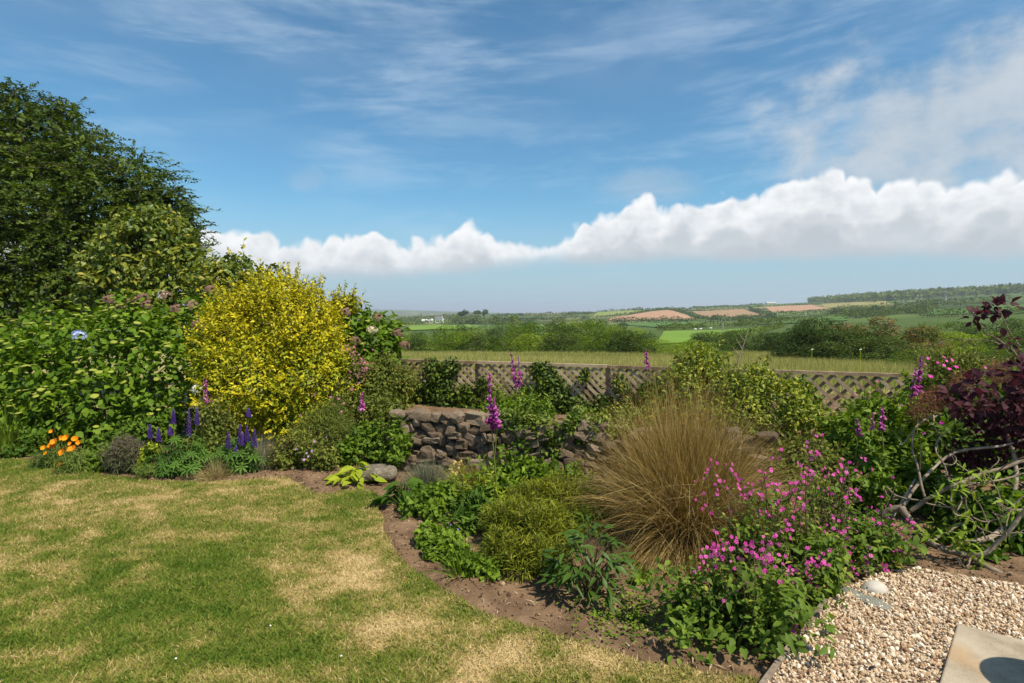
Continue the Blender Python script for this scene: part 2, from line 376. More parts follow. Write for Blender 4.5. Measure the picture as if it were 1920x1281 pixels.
M['cbark'] = surfmat('weathered_branch', [(0, (.085, .06, .04)), (.5, (.21, .165, .12)), (1, (.42, .36, .28))], 14, .85, .5, objk=.3)
M['wood'] = surfmat('weathered_fence_wood', [(0, (.14, .092, .052)), (.5, (.31, .22, .135)), (1, (.48, .37, .25))], 9, .85, .35, stretch=(1, 1, 1), objk=.6)
M['board'] = surfmat('timber_edging', [(0, (.07, .05, .035)), (.5, (.17, .13, .095)), (1, (.28, .23, .17))], 16, .9, .5)
M['stone'] = surfmat('wall_stone', [(0, (.06, .041, .027)), (.35, (.15, .105, .07)), (.7, (.25, .185, .125)), (1, (.42, .36, .27))], 9, .92, 1.0, objk=.5, bscale=26, dist=.02, mixk=.42)
M['core'] = surfmat('earth_mortar', [(0, (.03, .022, .017)), (1, (.12, .085, .062))], 14, .95, .8)
M['soil'] = surfmat('bed_soil', [(0, (.07, .040, .021)), (.45, (.165, .102, .058)), (.8, (.27, .18, .105)), (1, (.40, .30, .19))], 5.0, .95, .9, bscale=55, dist=.015, mixk=.5)
M['litter'] = leafmat('straw_litter', [(0, (.10, .06, .035)), (.5, (.24, .17, .10)), (1, (.45, .36, .22))], .8, .1, .05)
M['sheepwool'] = surfmat('wool', [(0, (.6, .56, .48)), (1, (.8, .78, .7))], 4)
M['white'] = surfmat('white_render', [(0, (.62, .6, .56)), (1, (.82, .81, .78))], 1, .8, 0)
M['slate'] = surfmat('roof_slate', [(0, (.10, .10, .11)), (1, (.22, .21, .21))], 2, .7, .1)
M['paleroof'] = surfmat('pale_roof_sheet', [(0, (.4, .4, .4)), (1, (.62, .6, .58))], 1, .6, 0)
M['glass'] = surfmat('dark_glass', [(0, (.02, .025, .03)), (1, (.05, .055, .06))], 1, .1, 0, spec=.6)
M['granite'] = surfmat('pale_granite', [(0, (.28, .28, .2)), (1, (.5, .5, .36))], 1, .9, 0)
M['pole'] = surfmat('grey_pole', [(0, (.25, .23, .2)), (1, (.45, .42, .38))], 1, .8, 0)
M['metal'] = surfmat('painted_metal', [(0, (.05, .06, .055)), (1, (.08, .09, .085))], 3, .5, .05)

def lawnmat():
    m, t, out = newmat('lawn_turf')
    at = t.new('ShaderNodeAttribute', attribute_name='rnd'); geo = t.new('ShaderNodeNewGeometry')
    n = t.noise(geo.outputs['Position'], 55, 6, 0.65)
    f = t.m('ADD', at.outputs['Fac'], t.m('MULTIPLY', t.m('SUBTRACT', n, 0.5), 0.7), clamp=True)
    c = t.ramp(f, [(0, (.065, .09, .014)), (.4, (.13, .14, .027)), (.65, (.23, .185, .06)), (.85, (.34, .25, .11)), (1, (.44, .33, .17))])
    b = t.new('ShaderNodeBsdfPrincipled'); t.l.new(c, b.inputs['Base Color']); b.inputs['Roughness'].default_value = .9
    b.inputs['Specular IOR Level'].default_value = .15
    bm = t.new('ShaderNodeBump'); bm.inputs['Strength'].default_value = .8; bm.inputs['Distance'].default_value = .015
    t.l.new(n, bm.inputs['Height']); t.l.new(bm.outputs[0], b.inputs['Normal'])
    t.l.new(b.outputs[0], out.inputs[0]); return m
M['lawn'] = lawnmat()
M['blade'] = leafmat('lawn_blade', [(0, (.078, .138, .015)), (.4, (.16, .205, .028)), (.65, (.30, .26, .075)), (.85, (.45, .34, .15)), (1, (.56, .44, .23))], .55, .25, .25, 0)

def terrainmat():
    m, t, out = newmat('countryside')
    geo = t.new('ShaderNodeNewGeometry'); pos = geo.outputs['Position']
    sp = t.new('ShaderNodeSeparateXYZ'); t.l.new(pos, sp.inputs[0]); yy = sp.outputs[1]
    v = t.new('ShaderNodeTexVoronoi'); v.inputs['Scale'].default_value = 1.0
    vm = t.new('ShaderNodeMapping'); vm.inputs['Scale'].default_value = (1 / 240, 1 / 330, 0); vm.inputs['Rotation'].default_value = (0, 0, .35)
    t.l.new(pos, vm.inputs[0]); t.l.new(vm.outputs[0], v.inputs['Vector'])
    sep = t.new('ShaderNodeSeparateColor'); t.l.new(v.outputs['Color'], sep.inputs[0])
    n = t.noise(pos, 0.012, 8, 0.6); n2 = t.noise(pos, 0.9, 6, 0.6)
    past = t.ramp(sep.outputs[0], [(0, (.05, .08, .018)), (.3, (.09, .15, .025)), (.6, (.15, .18, .04)), (.8, (.22, .19, .08)), (.92, (.07, .11, .02))])
    woods = t.ramp(n2, [(.3, (.022, .04, .012)), (.7, (.06, .09, .022))])
    far = t.mix(t.ss(.46, .56, n), past, woods)
    near = t.ramp(t.m('ADD', t.m('MULTIPLY', n2, .7), t.m('MULTIPLY', n, .3)), [(.3, (.13, .135, .04)), (.5, (.25, .22, .08)), (.7, (.36, .30, .14))])
    rough_ = t.ramp(n2, [(.3, (.035, .06, .012)), (.7, (.08, .12, .022))])
    c = t.mix(t.ss(40, 50, yy), near, rough_); c = t.mix(t.ss(250, 420, yy), c, far)
    b = t.new('ShaderNodeBsdfPrincipled'); t.l.new(c, b.inputs['Base Color']); b.inputs['Roughness'].default_value = .95
    b.inputs['Specular IOR Level'].default_value = .1
    t.l.new(b.outputs[0], out.inputs[0]); return m
M['terrain'] = terrainmat()
def fieldmat(name, a, b_, rows=0.0, rot=0.0, sc_=.05):
    m, t, out = newmat(name)
    geo = t.new('ShaderNodeNewGeometry'); n = t.noise(geo.outputs['Position'], sc_, 8, .6)
    f = n
    if rows:
        mp = t.new('ShaderNodeMapping'); mp.inputs['Rotation'].default_value = (0, 0, rot); t.l.new(geo.outputs['Position'], mp.inputs[0])
        w = t.new('ShaderNodeTexWave'); w.inputs['Scale'].default_value = rows; w.inputs['Distortion'].default_value = 1.5; t.l.new(mp.outputs[0], w.inputs[0])
        f = t.m('ADD', t.m('MULTIPLY', n, .8), t.m('MULTIPLY', w.outputs['Fac'], .2))
    c = t.ramp(f, [(.3, a), (.7, b_)])
    b = t.new('ShaderNodeBsdfPrincipled'); t.l.new(c, b.inputs['Base Color']); b.inputs['Roughness'].default_value = .95
    b.inputs['Specular IOR Level'].default_value = .1
    t.l.new(b.outputs[0], out.inputs[0]); return m
M['plough'] = fieldmat('ploughed_earth', (.30, .165, .10), (.40, .24, .15), .05, .9)
M['plough2'] = fieldmat('brown_earth', (.22, .14, .075), (.32, .21, .115), .05, .2)
M['crop'] = fieldmat('green_crop', (.055, .115, .025), (.085, .16, .035), .08, .4)
M['pasture'] = fieldmat('bright_pasture', (.105, .185, .022), (.15, .235, .03))
M['barley'] = fieldmat('pale_green_barley', (.15, .19, .05), (.21, .24, .07), .06, .5)
M['hay'] = fieldmat('hay_field', (.20, .18, .06), (.28, .235, .09))

# ------------------------------------------------------------------ ground shape
WALL_A, WALL_B = np.array([-1.28, 6.25]), np.array([2.2, 5.0])          # foot of the stone wall
FEN_A, FEN_B = np.array([-2.25, 8.62]), np.array([4.75, 6.20])           # line of the trellis
def sdist(p, A, B):
    d = (B - A) / np.linalg.norm(B - A); n = np.array([-d[1], d[0]])
    return (p - A) @ n
_rows = [9, 22, 45, 80, 120, 200, 350, 700, 1000, 1400, 2000, 3000, 5000, 7500, 12000]
_cols = [-900, 300, 700, 850, 950, 1150, 1350, 1550, 1750, 2000, 3200]
_tab = np.array([
 [.25] * 11, [-.4] * 11, [-1.5] * 11, [-3.4] * 11,
 [-5, -5, -5, -5, -5, -5, -5, -4.6, -4, -3, -2],
 [-7, -7, -7, -6.8, -6.6, -6.4, -6, -4.8, -3, -1, 2],
 [-10, -10, -9.5, -9, -8.6, -8, -7, -3.6, .6, 5, 9],
 [-14, -14, -13, -12, -11, -10.2, -7.5, 1, 11, 19, 28],
 [-16, -16, -14, -9, -7, 4.5, 9, 15, 29, 42, 55],
 [-17, -17, -16, -9, -8, 4.0, 13, 28, 47, 58, 70],
 [-18, -18, -18, -11, -8, 0, 8, 30, 50, 60, 70],
 [-20, -20, -20, -14, -7, -6, 0, 20, 35, 40, 50],
 [50, 46, 36, 8, -10, -16, -20, -10, 0, 10, 20],
 [20, 20, 0, -30, -40, -40, -40, -40, -40, -40, -40],
 [-60] * 11], float)
_lr = np.linspace(math.log(9), math.log(12000), 220); _tc = np.linspace(-1.9, 2.2, 220)
_ct = (np.array(_cols) - CX) / FPX
_fine = np.array([np.interp(_tc, _ct, r) for r in _tab])
_fine = np.array([np.interp(_lr, np.log(_rows), _fine[:, k]) for k in range(len(_tc))]).T
for _ in range(14):
    for ax in (0, 1):
        a_ = np.roll(_fine, 1, ax); b_ = np.roll(_fine, -1, ax)
        if ax == 0: a_[0] = _fine[0]; b_[-1] = _fine[-1]
        else: a_[:, 0] = _fine[:, 0]; b_[:, -1] = _fine[:, -1]
        _fine = (a_ + 2 * _fine + b_) / 4
def table(x, y):
    y = np.maximum(y, 9.0); r = (np.log(y) - _lr[0]) / (_lr[1] - _lr[0]); c = (np.clip(x / y, _tc[0], _tc[-1]) - _tc[0]) / (_tc[1] - _tc[0])
    r = np.clip(r, 0, 218.999); c = np.clip(c, 0, 218.999); i = r.astype(int); j = c.astype(int); fr = r - i; fc = c - j
    z = _fine[i, j] * (1 - fr) * (1 - fc) + _fine[i + 1, j] * fr * (1 - fc) + _fine[i, j + 1] * (1 - fr) * fc + _fine[i + 1, j + 1] * fr * fc
    return z + (fbm(np.stack([x / 60, y / 60], -1), 3, 5) - .5) * np.clip((y - 30) / 60, 0, 1) * np.clip(y / 400, .4, 2.2) * 1.6
def garden(x, y):
    p = np.stack([x, y], -1)
    sw = sdist(p, WALL_A, WALL_B); sf = sdist(p, FEN_A, FEN_B)
    bank = sstep(-0.2, 1.9, sw + 0.35) * 0.37
    ter = np.where(sw > 0.16, 0.40 - 0.05 * sstep(.2, 2.0, sw), -0.03)
    inw = sstep(-1.75, -1.35, x) * (1 - sstep(2.15, 2.6, x))
    z = -0.03 + (bank + 0.03) * (1 - inw) * sstep(-4.6, -2.6, x) + (ter + 0.03) * inw
    return z + (fbm(np.stack([x * 2.2, y * 2.2], -1), 3, 9) - .5) * 0.05
def T(x, y):
    x = np.atleast_1d(np.asarray(x, float)); y = np.atleast_1d(np.asarray(y, float))
    k = sstep(8.8, 13.5, y)
    return garden(x, y) * (1 - k) + table(x, y) * k
def T1(x, y): return float(T(x, y)[0])
def GT(px, py, y0=14.0):
    """where the sight line through a photo pixel meets the land"""
    d = D(px, py); d = d / d[1]; Y = np.exp(np.linspace(math.log(y0), math.log(11000), 4000))
    zz = CAMZ + d[2] * Y; tt = T(d[0] * Y, Y); k = np.argmax(zz < tt)
    if not (zz < tt).any(): k = np.argmin(np.abs(zz - tt)[:3200])
    return np.array([d[0] * Y[k], Y[k], tt[k]])
def grid(name, X, Y, zf, mat, attr=None):
    xx, yy = np.meshgrid(X, Y); V = np.stack([xx, yy, zf(xx.ravel(), yy.ravel()).reshape(xx.shape)], -1).reshape(-1, 3)
    nx, ny = len(X), len(Y); i = (np.arange(ny - 1)[:, None] * nx + np.arange(nx - 1)[None]).ravel()
    F = np.stack([i, i + 1, i + nx + 1, i + nx], -1)
    mb = MB(); mb.add(V, F, .5 if attr is None else attr(V[:, 0], V[:, 1])); return mb.build(name, mat)
def inpoly(x, y, poly):
    poly = np.asarray(poly)[:, :2]; c = np.zeros(len(x), bool); j = len(poly) - 1
    for i in range(len(poly)):
        xi, yi = poly[i]; xj, yj = poly[j]
        hit = ((yi > y) != (yj > y)) & (x < (xj - xi) * (y - yi) / (yj - yi + 1e-12) + xi); c ^= hit; j = i
    return c

# the far land, a fan in front of the garden, out to the coast
rowsY = np.exp(np.linspace(math.log(8.9), math.log(11500), 290)); tans = np.linspace(-1.85, 2.15, 230)
xx = tans[None] * rowsY[:, None]; yy = np.repeat(rowsY[:, None], len(tans), 1)
Vt = np.stack([xx, yy, (T(xx.ravel(), yy.ravel()) - .06 * (1 - sstep(9.1, 9.8, yy.ravel()))).reshape(xx.shape)], -1).reshape(-1, 3)
nx = len(tans); ii = (np.arange(len(rowsY) - 1)[:, None] * nx + np.arange(nx - 1)[None]).ravel()
tag(MB().add(Vt, np.stack([ii, ii + 1, ii + nx + 1, ii + nx], -1)).build('terrain', M['terrain']), kind='structure')
# the sea
mb = MB(); mb.add([(-20000, 3000, -36), (20000, 3000, -36), (20000, 19500, -36), (-20000, 19500, -36)], [(0, 1, 2, 3)])
def seamat():
    m, t, out = newmat('sea_water'); b = t.new('ShaderNodeBsdfPrincipled'); b.inputs['Base Color'].default_value = (.03, .07, .10, 1)
    b.inputs['Roughness'].default_value = .35; geo = t.new('ShaderNodeNewGeometry'); n = t.noise(geo.outputs['Position'], .05, 6, .6)
    bm = t.new('ShaderNodeBump'); bm.inputs['Distance'].default_value = 1.5; t.l.new(n, bm.inputs['Height']); t.l.new(bm.outputs[0], b.inputs['Normal'])
    t.l.new(b.outputs[0], out.inputs[0]); return m
tag(mb.build('sea', seamat()), kind='structure')

# ------------------------------------------------------------------ lawn
edge_px = [(-420, 868), (-200, 866), (0, 862), (60, 862), (120, 878), (200, 893), (300, 902), (400, 903), (470, 899), (530, 893), (556, 905), (600, 926), (660, 918),
           (704, 926), (712, 960), (722, 1000), (745, 1040), (790, 1082), (850, 1117), (930, 1152), (1040, 1191), (1150, 1222), (1260, 1247), (1370, 1264), (1440, 1285), (1520, 1330), (1620, 1420)]
edge = spline(np.array([G(*p)[:2] for p in edge_px]), 200)
edge = edge + (fbm(np.stack([np.arange(200) * .23, np.zeros(200)], -1), 3, 8)[:, None] - .5) * 0.05
LAWN = np.vstack([edge, [[2.3, 1.2], [2.3, -5], [-12, -5], [-12, edge[0][1]]]])
# garden soil
def soilz(x, y): return T(x, y) - .10 * inpoly(x, y, LAWN) + (fbm(np.stack([x * 14, y * 14], -1), 3, 2) - .5) * .035
tag(grid('garden_soil', np.arange(-9, 7.01, .05), np.arange(2.0, 9.3, .05), soilz, M['soil']), kind='structure')
tag(grid('ground', np.arange(-26, 22.1, .5), np.arange(-8, 13.6, .5), lambda x, y: T(x, y) - .16, M['soil']), kind='structure')
blob = [(150, 930, .45, .5), (300, 955, .55, .7), (540, 1062, .28, .6), (650, 1110, .33, .6), (745, 1185, .32, .7), (900, 1255, .4, .7), (480, 915, .5, .55), (640, 1075, .25, .45), (60, 915, .4, .35),
        (720, 950, .2, .6), (735, 1035, .2, .5), (1050, 1215, .35, .4), (620, 1000, .3, .05), (1250, 1270, .3, .5), (800, 1120, .2, .35), (390, 1010, .3, .3),
        (230, 1080, .55, -.55), (370, 1075, .35, -.5), (100, 1180, .6, -.45), (560, 1190, .45, -.35), (60, 1020, .5, -.3), (800, 1060, .25, -.3), (600, 960, .25, -.25), (330, 1220, .5, -.35), (1000, 1270, .15, -.1), (420, 1110, .3, -.4)]
def dry(x, y):
    f = fbm(np.stack([x * 1.1, y * 1.6], -1), 5, 31, .6); d = .40 + (f - .5) * .85
    d += (fbm(np.stack([x * 5, y * 7], -1), 4, 77, .65) - .5) * 1.15
    for px, py, r, k in blob:
        g = G(px, py); d += (.50 if k > 0 else .24) * k * np.exp(-((x - g[0]) ** 2 + ((y - g[1]) * 1.15) ** 2) / (r * r))
    return np.clip(d, 0, 1)
# turf sheet with a cut edge: a fine grid clipped to the outline, with a skirt along the bed
X = np.arange(-12, 2.6, .05); Y = np.arange(-5, 7.2, .05); xx, yy = np.meshgrid(X, Y)
ins = inpoly(xx.ravel(), yy.ravel(), LAWN).reshape(xx.shape)
sel = ins[:-1, :-1] & ins[1:, :-1] & ins[:-1, 1:] & ins[1:, 1:]
i0 = (np.arange(len(Y) - 1)[:, None] * len(X) + np.arange(len(X) - 1)[None])[sel]
V = np.stack([xx.ravel(), yy.ravel(), (fbm(np.stack([xx.ravel() * 3, yy.ravel() * 3], -1), 3, 1) - .5) * .03], -1)
used = np.zeros(len(V), bool); F = np.stack([i0, i0 + 1, i0 + len(X) + 1, i0 + len(X)], -1); used[F.ravel()] = True
remap = np.cumsum(used) - 1; mb = MB(); mb.add(V[used], remap[F], dry(V[used][:, 0], V[used][:, 1]))
e3 = np.column_stack([edge, np.zeros(len(edge)) + .0]); cen = np.array([-2.5, 2.0])
inn = edge + (cen - edge) / np.linalg.norm(cen - edge, axis=1)[:, None] * .09
Vs = np.concatenate([np.column_stack([inn, np.full(200, -.016)]), np.column_stack([edge, np.full(200, -.004)]), np.column_stack([edge + .008, np.full(200, -.07)])])
k = np.arange(199); Fs = np.concatenate([np.stack([k, k + 1, k + 201, k + 200], -1), np.stack([k + 200, k + 201, k + 401, k + 400], -1)])
mb.add(Vs, Fs, np.clip(dry(Vs[:, 0], Vs[:, 1]) + .15, 0, 1))
lawn = tag(mb.build('lawn', M['lawn']), kind='structure')
N = 760000
bx = rng.uniform(-9.5, 2.2, N); by = 1.9 + rng.random(N) ** 1.25 * 4.9
ok = inpoly(bx, by, LAWN) & (np.abs(bx) < by * 1.05 + 1.6); bx, by = bx[ok], by[ok]; n = len(bx)
dr = dry(bx, by); ln = rng.uniform(.016, .038, n) * (1.15 - .5 * dr) * np.where(rng.random(n) < .06, 1.5, 1)
tilt = rng.uniform(.35, 1.25, n); az = rng.uniform(0, 2 * math.pi, n)
d = np.stack([np.cos(az) * np.sin(tilt), np.sin(az) * np.sin(tilt), np.cos(tilt)], -1); side = nrm(np.cross(d, randdir(n)))
base = np.stack([bx, by, np.full(n, .0) + (fbm(np.stack([bx * 3, by * 3], -1), 3, 1) - .5) * .03], -1); w = rng.uniform(.0022, .0042, n)[:, None]
V = np.stack([base - side * w, base + side * w, base + d * ln[:, None]], 1).reshape(-1, 3)
mb = MB().add(V, np.arange(3 * n).reshape(-1, 3), np.repeat(np.clip(dr + rng.normal(0, .19, n), 0, 1), 3))
tag(mb.build('lawn_grass', M['blade']), 'short dry mown grass blades, green and straw coloured, covering the lawn', 'grass', kind='stuff')
# few daisies / clover heads in the lawn
mb = MB(); q = [G(*p) for p in ((640, 1235), (507, 1178), (330, 1240))]
for c in q:
    a = np.arange(6) * math.pi / 3; mb.add(np.vstack([[c + [0, 0, .02]], c + np.stack([np.cos(a) * .006, np.sin(a) * .006, np.full(6, .014)], -1)]), [(0, i + 1, (i + 1) % 6 + 1) for i in range(6)], .9)
tag(mb.build('lawn_daisies', M['hwhite']), 'scattered tiny white daisies in the lawn', 'daisies', kind='stuff')

# ------------------------------------------------------------------ foliage machinery
def Lb(px, py, Y, rpx, sy=1.0, sz_=1.0):
    c = P(px, py, Y); r = rpx / FPX * Y
    if Y < 6.9 and c[2] < .5 * r:
        Y = CAMZ * FPX / ((py - HOR) + .5 * rpx); c = P(px, py, Y); r = rpx / FPX * Y
    return (c[0], c[1], c[2], r, r * sy, r * sz_)
def leafpos(lobes, n, shell=.45, bump=.18, up=.35, droop=.15, seed=1, minz=None, jitter=.5, front=None, clump=2.2, nw=.6):
    r = np.random.default_rng(seed); L = np.array(lobes, float); c = L[:, :3]; ra = L[:, 3:6]
    pr = (ra[:, 0] * ra[:, 2]); pr = pr / pr.sum(); P_ = []; N_ = []; got = 0; tries = 0
    while got < n and tries < 30:
        tries += 1; m = int(n * 2.2) + 50; k = r.choice(len(L), m, p=pr); d = randdir(m, r)
        bp = 1 + bump * 2 * (fbm(c[k] * 3.1 + d * (2.4 + .8 * k[:, None] % 3), 3, seed) - .5)
        rad = (1 - shell * r.random(m) ** 1.6) * bp
        p = c[k] + d * ra[k] * rad[:, None]
        ins_ = np.full(m, -9.0)
        for q in range(len(L)):
            v = 1 - np.linalg.norm((p - c[q]) / ra[q], axis=1); v[k == q] = -9; ins_ = np.maximum(ins_, v)
        gap = fbm(p * clump, 3, seed + 40)
        ok = (ins_ < shell * .8) & (gap > .33)
        if minz is not None: ok &= p[:, 2] > (T(p[:, 0], p[:, 1]) + minz)
        if front is not None: ok &= d[:, 1] < front
        P_.append(p[ok]); N_.append(d[ok]); got += ok.sum()
    p = np.concatenate(P_)[:n]; nn = np.concatenate(N_)[:n]; m = len(p)
    dirv = nrm(nn * (.55 if nw < 1 else .1) + randdir(m, r) * .9 + np.array([0, 0, -droop]))
    nor = nrm(nn * nw + np.array([0, 0, up]) + randdir(m, r) * jitter)
    rv = np.clip(.55 * r.random(m) + .75 * (fbm(p * clump * 1.3, 3, seed + 9) - .5) + .22, 0, 1)
    return p, dirv, nor, rv, nn
def leaves(mb, lobes, n, leaf, size, seed=1, sizev=.35, **kw):
    p, d, nor, rv, nn = leafpos(lobes, n, seed=seed, **kw); r = np.random.default_rng(seed + 1)
    mb.add(*inst(leaf, p, frame(d, nor), size * r.uniform(1 - sizev, 1 + sizev, len(p)), rv)); return p, nn
def shoots(mb, smb, starts, dirs, L, leaf, size, nl, seed=3, wob=.25, rad=.004, bright=.25):
    r = np.random.default_rng(seed)
    for s, d in zip(starts, dirs):
        l = L * r.uniform(.6, 1.3); d = nrm(d + r.normal(0, .15, 3)); e = s + d * l + r.normal(0, wob * l * .3, 3)
        path = spline([s - d * l * .3, (s + e) / 2 + r.normal(0, wob * l * .2, 3), e], 5); smb.add(*tube(path, np.linspace(rad, rad * .4, 5), 3))
        t = r.random(nl); q = path[0] * (1 - t)[:, None] + path[-1] * t[:, None] + r.normal(0, .01, (nl, 3))
        dd = nrm(d * .5 + randdir(nl, r)); mb.add(*inst(leaf, q, frame(dd, nrm(randdir(nl, r) * .6 + [0, 0, .6])), size * r.uniform(.7, 1.2, nl), np.clip(r.random(nl) * .7 + bright, 0, 1)))
def sprays(mb, sm, lobes, n, L, nl, leaf, size, seed, up=0.0, sag=.35, shell=.5, flat=.45, clump=1.9, rad=.005, rb=0.0):
    p, dv, nor, rv, nn = leafpos(lobes, n, shell=shell, bump=.35, seed=seed, clump=clump); r = np.random.default_rng(seed + 2); m = len(p)
    d = nrm(nn * [1, 1, flat] + randdir(m, r) * .55 + [0, 0, up]); l = L * r.uniform(.6, 1.4, m); s = p - d * (l * .55)[:, None]
    t = np.linspace(.08, 1, nl); c = s[:, None] + d[:, None] * (l[:, None] * t)[..., None]; c[..., 2] -= (l * sag)[:, None] * t ** 2
    side = nrm(np.cross(d, [0, 0, 1.] + r.normal(0, .25, (m, 3)))); sg = np.where(np.arange(nl) % 2, 1., -1.)
    ld = nrm((d[:, None] * .75 + side[:, None] * sg[None, :, None] * .8 + r.normal(0, .28, (m, nl, 3))).reshape(-1, 3))
    ln = nrm((np.array([0, 0, .8]) + nn * .25)[:, None] + r.normal(0, .42, (m, nl, 3))).reshape(-1, 3)
    q = np.clip(np.repeat(rv * .7, nl) + r.random(m * nl) * .35 + rb, 0, 1)
    mb.add(*inst(leaf, c.reshape(-1, 3), frame(ld, ln), size * r.uniform(.65, 1.25, m * nl), q))
    if sm is not None:
        V, F, A = blades(s, d, l, np.full(m, rad * 2), np.full(m, sag), 3, r, np.full(m, .5)); sm.add(V, F, A)
def limb_set(base, lobes, r0, seed=5, sides=7):
    mb = MB(); r = np.random.default_rng(seed); base = np.asarray(base, float); c = np.array(lobes)[:, :3]
    mid = base + (c.mean(0) - base) * .4; mid[:2] += r.normal(0, .05, 2) * r0 * 4
    mb.add(*tube(spline([base - [0, 0, .15], base + (mid - base) * .5 + r.normal(0, r0 * .4, 3), mid], 9), np.linspace(r0, r0 * .65, 9), sides))
    for q in c:
        m2 = (mid + q) / 2 + r.normal(0, .12, 3) * np.linalg.norm(q - mid)
        mb.add(*tube(spline([mid, m2, q], 8), np.linspace(r0 * .5, r0 * .12, 8), max(4, sides - 2)))
    return mb
def bush(name, label, cat, base, lobes, n, leaf, size, mat, seed, stem=True, group=None, r0=.02, sh=None, **kw):
    base = np.asarray(base, float).copy(); base[2] = T1(base[0], base[1])
    t = thing(name, label, cat, base, group)
    mb = MB(); p, nn = leaves(mb, lobes, n, leaf, size, seed, minz=.0, **kw); sm = limb_set(base, lobes, r0, seed, 5) if stem else MB()
    if sh:
        num, L, nl, dz = sh; r = np.random.default_rng(seed + 3); topz = np.percentile(p[:, 2], 55); c = np.where(p[:, 2] > topz)[0]; k = r.choice(c, min(num, len(c)), replace=False)
        shoots(mb, sm, p[k], nrm(nn[k] + [0, 0, dz]), L, leaf, size, nl, seed)
    mb.build('foliage', mat, t)
    if sm.n: sm.build('stems', M['bark'] if r0 > .03 else M['stem'], t)
    return t, p, nn
def leafparts(t, name, pos, d, nor, size, meshes, scalev=None):
    Rm = frame(d, nor)
    for i in range(len(pos)): part(name, meshes[i % len(meshes)], t, pos[i], Rm[i], size[i])
def tmesh(name, T_, mat, smooth=True): return MB().add(T_[0], T_[1], .5).mesh(name, mat, smooth=smooth)
def icos(sub=1):
    f = (1 + 5 ** .5) / 2; V = nrm(np.array([(-1, f, 0), (1, f, 0), (-1, -f, 0), (1, -f, 0), (0, -1, f), (0, 1, f), (0, -1, -f), (0, 1, -f), (f, 0, -1), (f, 0, 1), (-f, 0, -1), (-f, 0, 1)], float))
    F = np.array([(0, 11, 5), (0, 5, 1), (0, 1, 7), (0, 7, 10), (0, 10, 11), (1, 5, 9), (5, 11, 4), (11, 10, 2), (10, 7, 6), (7, 1, 8), (3, 9, 4), (3, 4, 2), (3, 2, 6), (3, 6, 8), (3, 8, 9), (4, 9, 5), (2, 4, 11), (6, 2, 10), (8, 6, 7), (9, 8, 1)])
    for _ in range(sub):
        Vl = [tuple(v) for v in V]; ix = {}; nf = []
        def mid(a, b):
            k_ = (min(a, b), max(a, b))
            if k_ not in ix: m_ = (np.array(Vl[a]) + np.array(Vl[b])) / 2; Vl.append(tuple(m_ / np.linalg.norm(m_))); ix[k_] = len(Vl) - 1
            return ix[k_]
        for a, b, c in F:
            ab, bc, ca = mid(a, b), mid(b, c), mid(c, a); nf += [(a, ab, ca), (b, bc, ab), (c, ca, bc), (ab, bc, ca)]
        V = np.array(Vl); F = np.array(nf)
    return V, F
ICO0, ICO1, ICO2 = icos(0), icos(1), icos(2)
def ord_(i): return ['first', 'second', 'third', 'fourth', 'fifth', 'sixth', 'seventh', 'eighth', 'ninth', 'tenth', 'eleventh', 'twelfth', 'thirteenth', 'fourteenth', 'fifteenth', 'sixteenth', 'seventeenth', 'eighteenth', 'nineteenth', 'twentieth'][i]

# ------------------------------------------------------------------ far fields, hedgerows, houses
def patch(name, corners, mat, lift=.35, nu=26, nv=14, y0=60):
    A, B, C, Dd = [GT(px, py, y0)[:2] for px, py in corners]     # near-left, near-right, far-right, far-left
    u, v = np.meshgrid(np.linspace(0, 1, nu), np.linspace(0, 1, nv)); u = u.ravel()[:, None]; v = v.ravel()[:, None]
    p = (A * (1 - u) + B * u) * (1 - v) + (Dd * (1 - u) + C * u) * v
    z = T(p[:, 0], p[:, 1]) + lift; i = (np.arange(nv - 1)[:, None] * nu + np.arange(nu - 1)[None]).ravel()
    return tag(MB().add(np.column_stack([p, z]), np.stack([i, i + 1, i + nu + 1, i + nu], -1)).build(name, mat), kind='structure')
patch('pasture_field', [(1225, 648), (1330, 640), (1470, 613), (1245, 622)], M['pasture'], .3, y0=70)
patch('pasture_strip', [(760, 621), (900, 618), (880, 609), (770, 612)], M['pasture'], .5, y0=120)
patch('ploughed_field', [(1135, 602), (1312, 599), (1252, 581), (1140, 598)], M['plough'], .6, y0=200)
patch('brown_field', [(1318, 596), (1440, 592), (1395, 580), (1295, 584)], M['plough2'], .6, y0=200)
patch('red_earth_field', [(1450, 587), (1555, 580), (1520, 572), (1432, 577)], M['plough'], .6, y0=200)
patch('barley_field', [(1112, 595), (1190, 588), (1225, 581), (1120, 586)], M['barley'], .5, y0=300)
patch('crop_field', [(1290, 580), (1430, 575), (1420, 570), (1300, 574)], M['crop'], .5, y0=400)
patch('hay_field', [(1545, 578), (1690, 574), (1660, 565), (1540, 570)], M['hay'], .6, y0=300)
patch('green_field', [(1410, 610), (1590, 602), (1585, 594), (1440, 604)], M['crop'], .5, y0=120)
patch('winter_field', [(1735, 592), (1890, 588), (1905, 576), (1750, 581)], M['crop'], .5, y0=120)
patch('meadow_field', [(1255, 616), (1330, 612), (1300, 604), (1150, 607)], M['crop'], .5, y0=200)
patch('stubble_field', [(980, 592), (1060, 591), (1050, 588), (985, 588.5)], M['hay'], .6, y0=500)

